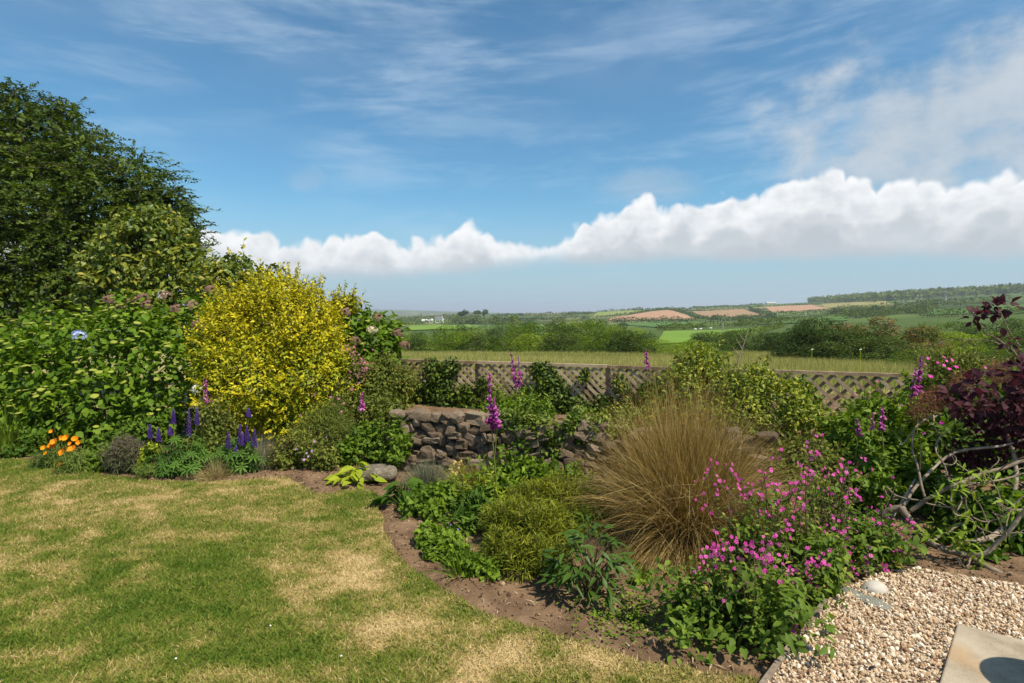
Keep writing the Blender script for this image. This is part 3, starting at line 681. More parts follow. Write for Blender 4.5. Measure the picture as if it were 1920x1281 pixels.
def hedge(i, pts, h, w, label, dens=1.0, y0=90, mat='far'):
    q = np.array([GT(px, py, y0) for px, py in pts]); seg = np.linalg.norm(np.diff(q, axis=0), axis=1); L = seg.sum()
    s = float(np.mean(q[:, 1])); cs = max(.22, s / 1067 * 1.5); n = int(np.clip(L * h / cs ** 2 * 1.6 * dens, 150, 2600)); r = np.random.default_rng(100 + i)
    cum = np.concatenate([[0], np.cumsum(seg)]); u = r.random(n) * L
    p = np.stack([np.interp(u, cum, q[:, k]) for k in range(3)], -1); p[:, 0] += r.normal(0, w * .4, n); p[:, 1] += r.normal(0, w * .4, n)
    p[:, 2] = T(p[:, 0], p[:, 1]); hh = h * (.35 + 1.15 * fbm(np.stack([u / (h * 2.2), u * 0 + i], -1), 3, i)); p[:, 2] += hh * r.random(n) ** .7
    o = thing('hedgerow', label, 'hedgerow', q[0], 'hedgerows between the far fields')
    mb = MB(); mb.add(*inst(LEAFR, p, frame(randdir(n, r), nrm(randdir(n, r) * .8 + [0, -.3, .6])), cs * 1.5 * r.uniform(.7, 1.3, n), np.clip(r.random(n) * .6 + .6 * (fbm(p / (h * 2), 2, i) - .3), 0, 1)))
    mb.build('foliage', M[mat], o)
HL = [([(1125, 606), (1220, 605), (1330, 603), (1440, 600)], 5, 4, 'hedgerow with round trees along the foot of the red ploughed field'),
      ([(1245, 580), (1280, 586), (1325, 599)], 3.2, 2, 'hedgerow dividing the red ploughed field from the brown field'),
      ([(1115, 596), (1180, 590), (1240, 581)], 2.5, 2, 'hedgerow between the pale green field and the red ploughed field'),
      ([(1225, 581), (1300, 583), (1400, 580)], 2.5, 2, 'hedgerow along the top of the brown field'),
      ([(1405, 580), (1440, 590), (1450, 598)], 4, 3, 'hedgerow at the right end of the brown field'),
      ([(1440, 594), (1500, 590), (1600, 583), (1700, 580)], 5, 4, 'long hedgerow below the right-hand red field'),
      ([(1120, 586), (1200, 582), (1300, 575), (1430, 569)], 3, 2, 'hedgerow on the skyline above the ploughed fields'),
      ([(1300, 577), (1430, 575), (1540, 571)], 2.5, 2, 'hedgerow above the dark green crop strip'),
      ([(1235, 621), (1320, 615), (1420, 611), (1520, 606)], 3, 2.5, 'hedgerow along the far side of the bright pasture'),
      ([(1330, 640), (1400, 628), (1470, 613)], 2, 2, 'hedgerow on the right side of the bright pasture'),
      ([(1380, 612), (1480, 600), (1590, 593), (1660, 590)], 3.2, 3, 'hedgerow above the narrow green field at centre right'),
      ([(1545, 569), (1620, 566), (1700, 563)], 3, 2.5, 'hedgerow on top of the straw coloured hay field'),
      ([(1560, 583), (1680, 576), (1760, 576), (1860, 572)], 6, 5, 'overgrown hedgerow running towards the white house'),
      ([(1720, 596), (1800, 594), (1900, 590), (1980, 586)], 4, 3, 'hedgerow in front of the flat green field at right'),
      ([(750, 610), (800, 609), (870, 608), (930, 604)], 4, 3, 'hedgerow below the white farm buildings'),
      ([(745, 603), (790, 601), (850, 598), (900, 599)], 7, 6, 'belt of trees behind the white farm buildings'),
      ([(930, 605), (1000, 602), (1060, 600)], 5, 4, 'hedgerow right of the mound with the four pines'),
      ([(920, 594), (1000, 592), (1100, 589)], 4, 3, 'far hedgerow on the low skyline at centre'),
      ([(1580, 600), (1680, 590), (1740, 586)], 5, 4, 'dark hedgerow behind the rusty-topped thorn bush')]
for i, (pts, h, w, lb) in enumerate(HL): hedge(i, pts, h, w, lb)

def house(name, label, at, L, Wd, H, rz, wall='white', roof='slate', rh=None, wins=3, cat='building'):
    c = np.asarray(at, float); t = thing(name, label, cat, c); ca, sa = math.cos(rz), math.sin(rz); ex = np.array([ca, sa, 0]); ey = np.array([-sa, ca, 0]); ez = np.array([0, 0, 1.])
    rh = rh or Wd * .45; mb = MB(); boxmesh(mb, c + ez * (H / 2 - .5), ex * L / 2, ey * Wd / 2, ez * (H / 2 + .5))
    g = [c + ez * H + ex * sx * L / 2 + ey * sy * Wd / 2 for sx in (-1, 1) for sy in (-1, 1)] + [c + ez * (H + rh * .98) + ex * sx * L / 2 for sx in (-1, 1)]
    mb.add(g, [(0, 1, 4), (3, 2, 5)]); mb.build('wall', M[wall], t, False)
    ov = .35; e = [c + ez * (H - .25) + ex * sx * (L / 2 + ov) + ey * sy * (Wd / 2 + ov) for sx in (-1, 1) for sy in (-1, 1)]; rd = [c + ez * (H + rh) + ex * sx * (L / 2 + ov) for sx in (-1, 1)]
    mb = MB(); V = e + rd; V = V + [v + ez * .25 for v in V]; F = [(0, 2, 5, 4), (1, 4, 5, 3), (6, 10, 11, 8), (7, 9, 11, 10), (0, 6, 8, 2), (1, 3, 9, 7), (0, 4, 10, 6), (1, 7, 10, 4), (2, 8, 11, 5), (3, 5, 11, 9)]
    mb.add(V, F); ro = mb.build('roof', M[roof], t, False)
    if wins:
        mb = MB(); boxmesh(mb, c + ez * (H + rh + .4) + ex * L * .38, ex * .5, ey * .4, ez * .9); mb.build('chimney', M[wall], ro, False)
    for k in range(wins):
        mb = MB(); boxmesh(mb, c + ez * H * .55 + ex * L * ((k + .5) / wins - .5) * .85 - ey * (Wd / 2 + .03), ex * .55, ey * .05, ez * .6); mb.build('window', M['glass'], t, False)
    return t
house('farm_barn', 'long low white farm barn in the valley at left', GT(802, 606.5, 300), 13, 6, 3.2, .1, 'white', 'paleroof', 1.4, 3)
house('farm_house', 'taller cream farmhouse right of the long white barn', GT(824, 605.5, 300), 9, 6, 5, -.15, 'white', 'slate', 2.2, 3)
house('cottage', 'white gabled cottage among bushes below the ridge at right', GT(1692, 578, 200), 7, 6, 4.5, .9, 'white', 'slate', 2.6, 2)
house('shed', 'pale flat-roofed shed up the slope from the white cottage', GT(1707, 571.5, 300), 12, 7, 3.5, .1, 'white', 'paleroof', 1.0, 0)
house('ridge_house', 'grey slate-roofed house against the ridge wood, left of a twin', GT(1592, 563, 300), 13, 8, 4, .1, 'granite', 'slate', 3, 2)
house('ridge_house', 'grey slate-roofed house against the ridge wood, right of a twin', GT(1622, 563, 300), 16, 8, 4, -.05, 'granite', 'slate', 3, 3)
house('field_barn', 'low barn at the left tip of the ridge wood', GT(1445, 569.5, 300), 22, 8, 3, .05, 'granite', 'paleroof', 1.5, 0)
b = GT(1772, 563, 300); t = thing('stone_stack', 'slim pale tapering stack standing before the ridge wood', 'chimney stack', b); hS = 16 / FPX * b[1]
MB().add(*tube([b + [0, 0, -1], b + [0, 0, hS * .9], b + [0, 0, hS * .91], b + [0, 0, hS * .96]], [1.9, 1.3, 1.55, 1.55], 10)).build('shaft', M['granite'], t)
MB().add(*tube([b + [0, 0, hS * .96], b + [0, 0, hS]], [1.3, 1.25], 10)).build('rim', M['granite'], t)
for px, py, hp, lb in ((1355, 625, 19, 'wooden utility pole beside the bright pasture'), (1457, 603, 18, 'wooden utility pole below the right-hand red field'), (1510, 597, 15, 'wooden utility pole furthest right, by the narrow green field')):
    b = GT(px, py, 100); H = hp / FPX * b[1]; t = thing('utility_pole', lb, 'utility pole', b, 'utility poles across the valley')
    MB().add(*tube([b, b + [0, 0, H]], [b[1] * .0009, b[1] * .0006], 6)).build('post', M['pole'], t)
    mb = MB(); boxmesh(mb, b + [0, 0, H * .93], [H * .09, 0, 0], [0, .06, 0], [0, 0, .08]); mb.build('crossarm', M['pole'], t, False)
for k, (px, py) in enumerate(((1304, 620), (1314, 619.5), (1333, 618))):
    b = GT(px, py, 80); t = thing('sheep', 'white sheep grazing in the bright pasture, %s from the left' % ord_(k), 'sheep', b, 'sheep in the pasture'); mb = MB()
    s_ = 1.1; V, F = ICO2; body = V * [.55, .28, .3] * s_; body[:, 2] += .58 * s_ + .05 * (fbm(V * 4, 2, k) - .5); mb.add(body + b, F)
    hd = V * [.17, .1, .12] * s_ + [-.66 * s_, 0, .5 * s_]; mb.add(hd + b, F)
    for sx in (-.32, .32):
        for sy in (-.13, .13): mb.add(*tube([b + [sx, sy, .5], b + [sx * 1.05, sy, .25], b + [sx, sy, 0]], [.06, .04, .045], 5))
    mb.build('body', M['sheepwool'], t)

# ------------------------------------------------------------------ trees beyond the field
def crown_variant(k, n, leafsize, mat, wide=1.0, leaf=LEAF1):
    r = np.random.default_rng(500 + k); lobes = []
    for q in range(11):
        a = r.uniform(0, 6.28); rr = r.uniform(.05, .40) * wide; z = r.uniform(.30, .86) if q else .62
        lobes.append((math.cos(a) * rr, math.sin(a) * rr, z - rr * .45 / wide, *(r.uniform(.12, .22) * np.array([1.05 * wide, 1.05 * wide, .9]))))
    for q in range(5):
        a = q * 1.256 + r.uniform(0, 1); lobes.append((math.cos(a) * .32 * wide, math.sin(a) * .32 * wide, .2, .19 * wide, .19 * wide, .19))
    mb = MB(); p, d, nor, rv, nn = leafpos(lobes, n, .4, .35, seed=500 + k, clump=6.0, nw=1.5, jitter=.3)
    mb.add(*inst(leaf, p, frame(d, nor), leafsize * r.uniform(.6, 1.4, len(p)), rv)); cm = mb.mesh('crown', M[mat])
    # thin twigs on the outline
    tm = limb_set((0, 0, 0), lobes[:9], .03, 600 + k, 6).mesh('trunk', M['bark'])
    return cm, tm
CV = [crown_variant(k, 4600, .036, 'bgtree' if k % 3 else 'bgdark', 1.0 + .25 * (k % 3)) for k in range(6)]
CD = [crown_variant(10 + k, 8000, .036, 'bgdark', 1.15 + .2 * k) for k in range(3)]
CR = crown_variant(20, 8000, .036, 'bgrust', 1.25)
CF = [crown_variant(30 + k, 500, .10, 'far', 1.1 + .2 * k, LEAFR) for k in range(4)]
def bgtree(name, label, px, ytop, Y, var, wpx=None, group=None, cat='tree', sink=.0, seed=0, tilt=0):
    x = (px - CX) / FPX * Y; z0 = T1(x, Y) - sink; ztop = CAMZ + (HOR - ytop) / FPX * Y; H = max(ztop - z0, .5)
    W = (wpx / FPX * Y) / 1.05 if wpx else H
    o = thing(name, label, cat, (x, Y, z0), group); r = np.random.default_rng(seed + int(px)); o.rotation_euler = (0, 0, r.uniform(0, 6.28)); o.scale = (W, W, H * 1.02)
    for nm, me in zip(('crown', 'trunk'), var):
        c = bpy.data.objects.new(nm, me); col.objects.link(c); c.parent = o
    return o
G1 = 'bushes in the hedge line beyond the dry field'
row = [(722, 628, 44, 70), (765, 622, 45, 78), (812, 619, 46, 85), (858, 622, 47, 70), (905, 618, 46, 85), (955, 624, 45, 75), (1000, 617, 46, 80), (1050, 611, 44, 85), (1095, 617, 45, 80), (1140, 612, 43, 80), (1186, 613, 42, 90), (1228, 630, 42, 70)]
for k, (px, yt, Y, w) in enumerate(row):
    bgtree('hedge_bush', 'leafy bush in the front hedge line behind the dry field, %s from the left' % ord_(k), px, yt, Y, CV[(k * 5 + 1) % 6], w * 1.15, G1, 'bush')
row = [(740, 616, 78, 50), (786, 614, 76, 56), (838, 606, 70, 62), (882, 611, 68, 60), (925, 607, 72, 50), (966, 601, 64, 66), (1016, 594, 62, 74), (1064, 598, 60, 66), (1110, 593, 60, 76), (1160, 602, 58, 74), (1206, 611, 60, 58)]
for k, (px, yt, Y, w) in enumerate(row):
    bgtree('hedge_tree', 'green tree rising behind the front hedge line, %s from the left' % ord_(k), px, yt, Y, CV[(k * 4 + 2) % 6], w * 1.1, 'trees in the second rank beyond the dry field')
row = [(872, 603, 150, 50), (935, 597, 140, 55), (985, 594, 120, 55), (1038, 589, 115, 58), (1082, 588, 110, 54), (1125, 590, 115, 50), (1162, 597, 120, 42)]
for k, (px, yt, Y, w) in enumerate(row):
    bgtree('valley_tree', 'rounded tree deep in the wooded valley, %s of the rear rank from the left' % ord_(k), px, yt, Y, CV[(k * 2 + 3) % 6], w * 1.1, 'trees in the rear rank of the valley wood')
# right of centre
row = [(1262, 640, 44, 60), (1300, 636, 46, 66), (1335, 643, 42, 60), (1280, 655, 38, 60), (1345, 656, 36, 70)]
for k, (px, yt, Y, w) in enumerate(row):
    bgtree('low_bush', 'low bright bush in front of the bright pasture, %s of five from the left' % ord_(sorted(r_[0] for r_ in row).index(px)), px, yt, Y, CV[(k * 3 + 1) % 6], w * 1.2, 'low bushes before the pasture', 'bush')
row = [(1322, 621, 62, 54), (1372, 622, 56, 60), (1412, 617, 48, 78), (1452, 620, 44, 70)]
for k, (px, yt, Y, w) in enumerate(row):
    bgtree('thorn_tree', 'dark thorn bush right of the bright pasture, %s from the left' % ord_(k), px, yt, Y, CD[k % 3], w * 1.15, 'dark thorn bushes right of the pasture', 'bush')
row = [(1500, 604, 33, 90, 0), (1545, 588, 31, 105, 1), (1590, 600, 29, 100, 2), (1725, 610, 29, 90, 0), (1625, 625, 27, 120, 1)]
for k, (px, yt, Y, w, v) in enumerate(row):
    bgtree('thorn_thicket', ['dark thorn bush at the left end of the big thicket', 'tallest dark green thorn bush in the left half of the thicket', 'dark thorn bush just left of the rusty-topped one', 'green thorn bush right of the rusty-topped one', 'low dark thorn bush in front of the rusty-topped one'][k],
           px, yt, Y, CD[v], w * 1.1, 'thorn bushes of the big thicket', 'bush')
bgtree('rusty_thorn', 'broad thorn bush with rusty brown top in the thicket', 1672, 574, 29.5, CR, 165, None, 'bush')
row = [(1790, 618, 36, 110), (1850, 612, 34, 120), (1915, 606, 32, 120), (1770, 650, 22, 120), (1840, 645, 20, 130), (1915, 640, 18, 140), (1760, 596, 90, 80), (1830, 594, 85, 80), (1900, 584, 80, 95), (1985, 570, 60, 120)]
for k, (px, yt, Y, w) in enumerate(row):
    bgtree('bramble_bush', ['pale green bramble bush right of the thicket, furthest left of the middle three', 'pale green bramble bush behind the purple smoke bush, middle of three', 'pale green bramble bush at the right edge, behind the smoke bush',
            'green bramble mound just beyond the right end of the trellis', 'green bramble mound behind the purple leaves', 'green bramble mound at the right edge of the picture',
            'distant bush below the flat green field, left of three', 'distant bush below the flat green field, middle of three', 'distant bush below the flat green field, right of three', 'tall bush past the right edge of the flat green field'][k],
           px, yt, Y, CV[(k * 5 + 2) % 6], w * 1.15, 'green bushes at the right edge', 'bush')
# four wind-shaped pines on the mound
for k, (px, yt, yb) in enumerate(((864, 584, 597), (872, 582, 597), (896, 581, 595), (908, 581, 595))):
    Y = 620.; b = np.array([(px - CX) / FPX * Y, Y, 0]); b[2] = T1(b[0], Y); H = CAMZ + (HOR - yt) / FPX * Y - b[2]
    o = thing('pine_tree', 'dark flat-topped pine on the mound, %s of four from the left' % ord_(k), 'pine tree', b, 'pines on the mound')
    r = np.random.default_rng(900 + k); lob = [(b[0] + r.normal(0, 1.6), b[1] + r.normal(0, 1.2), b[2] + H - 2.6 + r.normal(0, .6), 2.4, 2.4, 1.5) for _ in range(6)]
    mb = MB(); leaves(mb, lob, 500, LEAFR, 1.0, 900 + k); mb.build('crown', M['bgdark'], o); limb_set(b, lob, .35, 900 + k, 6).build('trunk', M['bark'], o)
for k, (px, yt, Y, w, lb) in enumerate(((856, 593, 600, 30, 'low round tree left of the four pines'), (885, 592, 590, 34, 'low round tree below the four pines'), (925, 590, 560, 30, 'broad tree just right of the four pines'), (945, 592, 540, 26, 'small tree further right of the four pines'),
        (965, 590, 420, 30, 'dark oval tree standing alone at centre'), (1168, 601, 640, 26, 'round tree at the left end under the red field'), (1215, 598, 640, 26, 'round dark tree below the middle of the red field'), (1265, 598, 630, 32, 'wide dark tree under the right half of the red field'),
        (1340, 590, 600, 26, 'dark round tree below the brown field'), (1397, 589, 560, 28, 'dark round tree below the right end of the brown field'), (1195, 575, 1000, 14, 'lone tree on the skyline above the red field'), (1104, 583, 900, 12, 'small lone tree on the skyline at centre'),
        (1570, 576, 500, 40, 'spreading tree right of the red earth field'), (1640, 572, 480, 44, 'spreading tree left of the white cottage'), (1735, 570, 520, 40, 'spreading tree right of the white cottage'), (1800, 566, 560, 44, 'spreading tree below the pale stack'), (1860, 560, 560, 50, 'spreading tree high at the right edge'), (1520, 596, 300, 34, 'bushy tree at the end of the narrow green field'))):
    bgtree('field_tree', lb, px, yt, Y, CF[k % 4], w * 1.15, 'scattered trees among the far fields')
# ridge wood, reads as one mass
r = np.random.default_rng(71); n = 3000; Yw = r.uniform(880, 1700, n); pxw = 1432 + r.random(n) ** .9 * 900
xw = (pxw - CX) / FPX * Yw; zw = T(xw, Yw); mb = MB(); yscr = HOR - (zw - CAMZ) / Yw * FPX
line = np.interp(pxw, [1430, 1550, 1700, 1900, 2300], [568, 567.5, 567.5, 567, 563]); ok = yscr < line
for x_, y_, z_ in zip(xw[ok], Yw[ok], zw[ok]):
    H = r.uniform(8, 13); m = 26; d_ = randdir(m, r); p = np.array([x_, y_, z_ + H * .55]) + d_ * [5, 5, H * .48]
    mb.add(*inst(LEAFR, p, frame(randdir(m, r), nrm(d_ + [0, 0, .1])), r.uniform(2.6, 5.2, m), np.clip(r.random(m) * .5 + r.random() * .35, 0, 1)))
if mb.n: tag(mb.build('ridge_wood', M['far']), 'dark wood covering the ridge on the right skyline', 'wood', kind='stuff')
# scattered scrub in the valley, read as one mass from here
r = np.random.default_rng(72); n = 5200; Yw = np.exp(r.uniform(math.log(330), math.log(3200), n)); pxw = r.uniform(600, 2100, n); xw = (pxw - CX) / FPX * Yw
keep = fbm(np.stack([xw / 190, Yw / 240], -1), 3, 66) > .53
xw, Yw, pxw = xw[keep], Yw[keep], pxw[keep]; zw = T(xw, Yw)
py = HOR - (zw - CAMZ) / Yw * FPX
free = ~(((pxw > 1105) & (pxw < 1570) & (py > 567) & (py < 650)) | ((pxw > 1720) & (py > 572) & (py < 592)) | ((pxw > 1535) & (pxw < 1690) & (py > 562) & (py < 578)) | ((pxw > 750) & (pxw < 905) & (py > 600) & (py < 624)))
mb = MB()
for x_, y_, z_ in zip(xw[free], Yw[free], zw[free]):
    s_ = r.uniform(2.0, 4.6); m = 20; d_ = randdir(m, r); p = np.array([x_, y_, z_ + s_ * .3]) + d_ * [s_ * .9, s_ * .9, s_ * .5]
    mb.add(*inst(LEAFR, p, frame(randdir(m, r), nrm(d_ + [0, 0, .4])), r.uniform(.3, .6, m) * s_, np.clip(r.random(m) * .5 + r.random() * .4, 0, 1)))
tag(mb.build('valley_scrub', M['far']), 'scattered scrub and copses across the far valley', 'scrub', kind='stuff')

# hay grass in the field beyond the trellis
r = np.random.default_rng(33); n = 150000; Yf = 8.6 + r.random(n) ** .8 * 37; xf = r.uniform(-.35, 1.05, n) * Yf
ok = (sdist(np.stack([xf, Yf], -1), FEN_A, FEN_B) > .5); xf, Yf = xf[ok], Yf[ok]; n = len(xf)
base = np.stack([xf, Yf, T(xf, Yf) - .02], -1); d = nrm(np.stack([r.normal(0, .28, n), r.normal(0, .28, n), np.ones(n)], -1)); ln = r.uniform(.15, .34, n) * (0.6 + .9 * fbm(np.stack([xf * .5, Yf * .5], -1), 3, 4))
side = nrm(np.cross(d, randdir(n, r))); w = (r.uniform(.003, .008, n) * np.clip(Yf / 14, .8, 3))[:, None]
V = np.stack([base - side * w, base + side * w, base + d * ln[:, None]], 1).reshape(-1, 3)
tag(MB().add(V, np.arange(3 * n).reshape(-1, 3), np.repeat(np.clip(r.random(n) * .6 + .7 * (fbm(np.stack([xf * .25, Yf * .4], -1), 3, 14) - .25), 0, 1), 3)).build('hay_grass', M['field']), 'pale dry meadow grass filling the field beyond the trellis', 'meadow grass', kind='stuff')
for px, lb in ((1523, 'thin green electric fence post on the left in the dry field'), (1614, 'thin green electric fence post on the right in the dry field')):
    b = np.array([(px - CX) / FPX * 17, 17, 0]); b[2] = T1(b[0], 17); t = thing('fence_stake', lb, 'fence post', b, 'electric fence posts in the field')
    MB().add(*tube([b, b + [.01, 0, .55], b + [.01, 0, .85]], [.012, .011, .009], 5)).build('stake', M['lgreen'], t)
    MB().add(*tube([b + [-.02, 0, .78], b + [.05, 0, .80]], .012, 5)).build('insulator', M['white'], t)

# ------------------------------------------------------------------ trellis
def trellis():
    e2 = (FEN_B - FEN_A); Lf = float(np.linalg.norm(e2)); e = np.array([*(e2 / Lf), 0]); nv = np.array([e[1], -e[0], 0]); ez = np.array([0, 0, 1.])   # nv points to the camera side
    A = np.array([*FEN_A, 0]); z0, z1 = .36, .965
    t = thing('trellis_fence', 'long low weathered diamond trellis fence between the garden and the dry field', 'fence', A + ez * .35)
    pl = Lf / 4
    for k in range(5):
        c = A + e * (pl * k) - nv * .045; mb = MB(); boxmesh(mb, c + ez * .58, e * .032, nv * .032, ez * .425); mb.build('post', M['wood'], t, False)
    for k in range(4):
        a, b = pl * k + .012, pl * (k + 1) - .012; r = np.random.default_rng(k)
        mb = MB(); boxmesh(mb, A + e * (a + b) / 2 + ez * (.985 + .006 * (k % 2)), e * (b - a) / 2, nv * .026, ez * .019); mb.build('top_rail', M['wood'], t, False)
        mb = MB(); boxmesh(mb, A + e * (a + b) / 2 + ez * .345, e * (b - a) / 2, nv * .02, ez * .016); mb.build('bottom_rail', M['wood'], t, False)
        for lay, sg in ((.010, 1), (-.004, -1)):
            s = a - .6
            while s < b + .6:
                s += .108 if k < 3 else .15; zt, zb = z1, z0
                st, sb = s, s + sg * (z1 - z0)
                lo, hi = sorted((st, sb))
                if hi < a + .03 or lo > b - .03: continue
                ca, cb = np.clip([st, sb], a + .02, b - .02)
                zt = z1 - abs(ca - st); zb = z0 + abs(cb - sb)
                if zt - zb < .06: continue
                p0 = A + e * ca + ez * zt + nv * lay; p1 = A + e * cb + ez * zb + nv * lay; dv = p1 - p0; ln = np.linalg.norm(dv); dv = dv / ln; wv = np.cross(dv, nv)
                dv = nrm(dv + r.normal(0, .012, 3)); mb = MB(); boxmesh(mb, (p0 + p1) / 2, dv * ln / 2, wv * .0185, nv * .0055, r.uniform(.25, .8)); mb.build('slat', M['wood'], t, False)
trellis()

# ------------------------------------------------------------------ stone wall
def stonemesh(k):
    r = np.random.default_rng(40 + k); V, F = ICO1; V = np.sign(V) * np.abs(V) ** .5; V = V / np.abs(V).max(0) * .5
    V = V * (1 + .75 * (fbm(V * 2.6 + k * 5, 3, k)[:, None] - .5)) + r.normal(0, .035, V.shape)
    return MB().add(V, F, .5).mesh('stone', M['stone'], smooth=False)
STM = [stonemesh(k) for k in range(9)]
def wall():
    e2 = WALL_B - WALL_A; Lw = float(np.linalg.norm(e2)); e = np.array([*(e2 / Lw), 0]); nv = np.array([e[1], -e[0], 0]); ez = np.array([0, 0, 1.]); A = np.array([*WALL_A, 0])
    t = thing('stone_wall', 'low dry rubble retaining wall of brown stones below the trellis', 'wall', A)
    mb = MB(); n = 40; s = np.linspace(-.02, Lw, n); f = []; 
    for sg, zz in ((.02, -.1), (.02, .55), (-.45, .52)):
        f.append(A + e * s[:, None] + nv * sg * 1.0 + ez * (zz - .03 * (zz > 0) + (fbm(np.stack([s * 3, s * 0 + zz], -1), 3, 3) - .5) * .06 * (zz > 0))[:, None])
    V = np.concatenate(f); k = np.arange(n - 1); mb.add(V, np.concatenate([np.stack([k, k + 1, k + n + 1, k + n], -1), np.stack([k + n, k + n + 1, k + 2 * n + 1, k + 2 * n], -1)]))
    boxmesh(mb, A - e * .0 + nv * -.2 + ez * .25, e * .02, nv * .2, ez * .3); mb.build('earth_core', M['core'], t)
    r = np.random.default_rng(12); z = .02; ci = 0
    while z < .53:
        h = r.uniform(.06, .10); s_ = -.06 + r.uniform(0, .06)
        while s_ < Lw:
            w = np.clip(r.lognormal(math.log(.125), .36), .06, .26); hh = h * r.uniform(.75, 1.35)
            c = A + e * (s_ + w / 2) + nv * (.035 - .045 * z + r.normal(0, .022)) + ez * (z + h / 2 + r.normal(0, .022))
            an = r.normal(0, .28); ra = np.array([math.cos(an), 0, math.sin(an)]); X_ = e * ra[0] + ez * ra[2]; Z_ = -e * ra[2] + ez * ra[0]; R3 = np.stack([X_, -nv * 1.0, Z_], -1)
            if r.random() < .5: R3 = R3 @ np.diag([-1, -1, 1.])
            part('stone', STM[r.integers(9)], t, c, R3, (w * 1.10, r.uniform(.15, .2), hh * 1.16)); s_ += w * r.uniform(.97, 1.04)
        z += h
wall()

# ------------------------------------------------------------------ gravel, edging, slab, stones
E0, E1 = G(1424, 1306), G(1541, 1139)
GRAV = np.array([E0[:2], E1[:2], G(1585, 1112)[:2], G(1650, 1082)[:2], G(1720, 1074)[:2], G(1820, 1090)[:2], G(1960, 1112)[:2], G(2300, 1120)[:2], [4.2, 1.2], [1.3, 1.2]])
gx, gy = np.meshgrid(np.arange(.9, 4.3, .04), np.arange(1.2, 4.4, .04)); ins = inpoly(gx.ravel(), gy.ravel(), GRAV).reshape(gx.shape); sel = ins[:-1, :-1] | ins[1:, 1:]
i0 = (np.arange(gx.shape[0] - 1)[:, None] * gx.shape[1] + np.arange(gx.shape[1] - 1)[None])[sel]
V = np.stack([gx.ravel(), gy.ravel(), .006 + .02 * fbm(np.stack([gx.ravel() * 5, gy.ravel() * 5], -1), 2, 3)], -1); F = np.stack([i0, i0 + 1, i0 + gx.shape[1] + 1, i0 + gx.shape[1]], -1)
u_ = np.zeros(len(V), bool); u_[F.ravel()] = True; rm = np.cumsum(u_) - 1
M['gravelbed'] = surfmat('gravel_bed', [(0, (.16, .10, .06)), (.5, (.38, .28, .18)), (1, (.6, .5, .38))], 45, .95, .8, mixk=.8)
tag(MB().add(V[u_], rm[F]).build('gravel_bed', M['gravelbed']), kind='structure')
M['gravel'] = surfmat('flint_gravel', [(0, (.17, .09, .05)), (.2, (.34, .21, .12)), (.5, (.48, .35, .22)), (.8, (.58, .46, .33)), (1, (.74, .66, .55))], 60, .8, .2, objk=0, mixk=.12)
r = np.random.default_rng(21); n = 62000; x_ = r.uniform(1.0, 4.2, n); y_ = 1.3 + r.random(n) ** .85 * 2.9; ok = inpoly(x_, y_, GRAV) & (x_ < y_ * 1.0 + 1.2); x_, y_ = x_[ok], y_[ok]; n = len(x_)
sz = np.clip(r.lognormal(math.log(.0072), .42, n), .0038, .024); q = frame(randdir(n, r), randdir(n, r)); sq = np.array([[1, 1, 1]]) * r.uniform(.5, 1.15, (n, 3))
z_ = .012 + .02 * fbm(np.stack([x_ * 5, y_ * 5], -1), 2, 3) + r.uniform(-.004, .012, n)
ICOJ = (ICO0[0] * (1 + .2 * (np.random.default_rng(2).random((12, 1)) - .5)), ICO0[1])
cv = r.random(n); cv = np.where(r.random(n) < .10, cv * .15, .25 + .75 * cv)
mb = MB().add(*inst(ICOJ, np.stack([x_, y_, z_], -1), q, sz[:, None] * sq, cv)); tag(mb.build('gravel', M['gravel'], smooth=False), 'cream and tan flint gravel beside the flower bed', 'gravel', kind='stuff')
t = thing('timber_edging', 'weathered timber edging boards between bed and gravel', 'edging', E0); dv = (E1 - E0); ln = np.linalg.norm(dv); dv = dv / ln; sv = np.array([dv[1], -dv[0], 0])
for a, b, o_ in ((-.6, .56 * ln, .0), (.565 * ln, ln + .03, .012)):
    mb = MB(); c = E0 + dv * (a + b) / 2 + sv * o_ - [0, 0, .012]; boxmesh(mb, c, dv * (b - a) / 2, sv * .014, np.array([0, 0, .058]))
    ob = mb.build('board', M['board'], t, False); bv = ob.modifiers.new('bevel', 'BEVEL'); bv.width = .004; bv.segments = 2
# concrete slab
S0, S1, S2 = G(1795, 1168, .05), G(1925, 1201, .05), G(1761, 1281, .05); a1 = nrm((S1 - S0)[None])[0]; a2 = nrm((S2 - S0)[None])[0]
def slabmat():
    m, t, out = newmat('stained_concrete'); tc = t.new('ShaderNodeTexCoord'); p = tc.outputs['Object']
    n = t.noise(p, 5, 8, .65); n2 = t.noise(p, 90, 4, .6); n3 = t.noise(p, 2.6, 3, .5)
    c = t.ramp(t.m('ADD', t.m('MULTIPLY', n, .75), t.m('MULTIPLY', n2, .25)), [(.3, (.15, .118, .08)), (.5, (.30, .245, .175)), (.7, (.41, .345, .26))])
    c = t.mix(t.m('MULTIPLY', t.ss(.55, .72, n3), .55), c, (.40, .25, .12, 1)); c = t.mix(t.m('MULTIPLY', t.ss(.60, .68, n2), .45), c, (.16, .14, .11, 1))
    b = t.new('ShaderNodeBsdfPrincipled'); t.l.new(c, b.inputs['Base Color']); b.inputs['Roughness'].default_value = .88
    bm = t.new('ShaderNodeBump'); bm.inputs['Strength'].default_value = .3; bm.inputs['Distance'].default_value = .004; t.l.new(n2, bm.inputs['Height']); t.l.new(bm.outputs[0], b.inputs['Normal'])
    t.l.new(b.outputs[0], out.inputs[0]); return m
mb = MB(); boxmesh(mb, S0 + a1 * .45 + a2 * .45 - [0, 0, .03], a1 * .45, a2 * .45, np.array([0, 0, .03])); ob = mb.build('paving_slab', slabmat(), None, False)
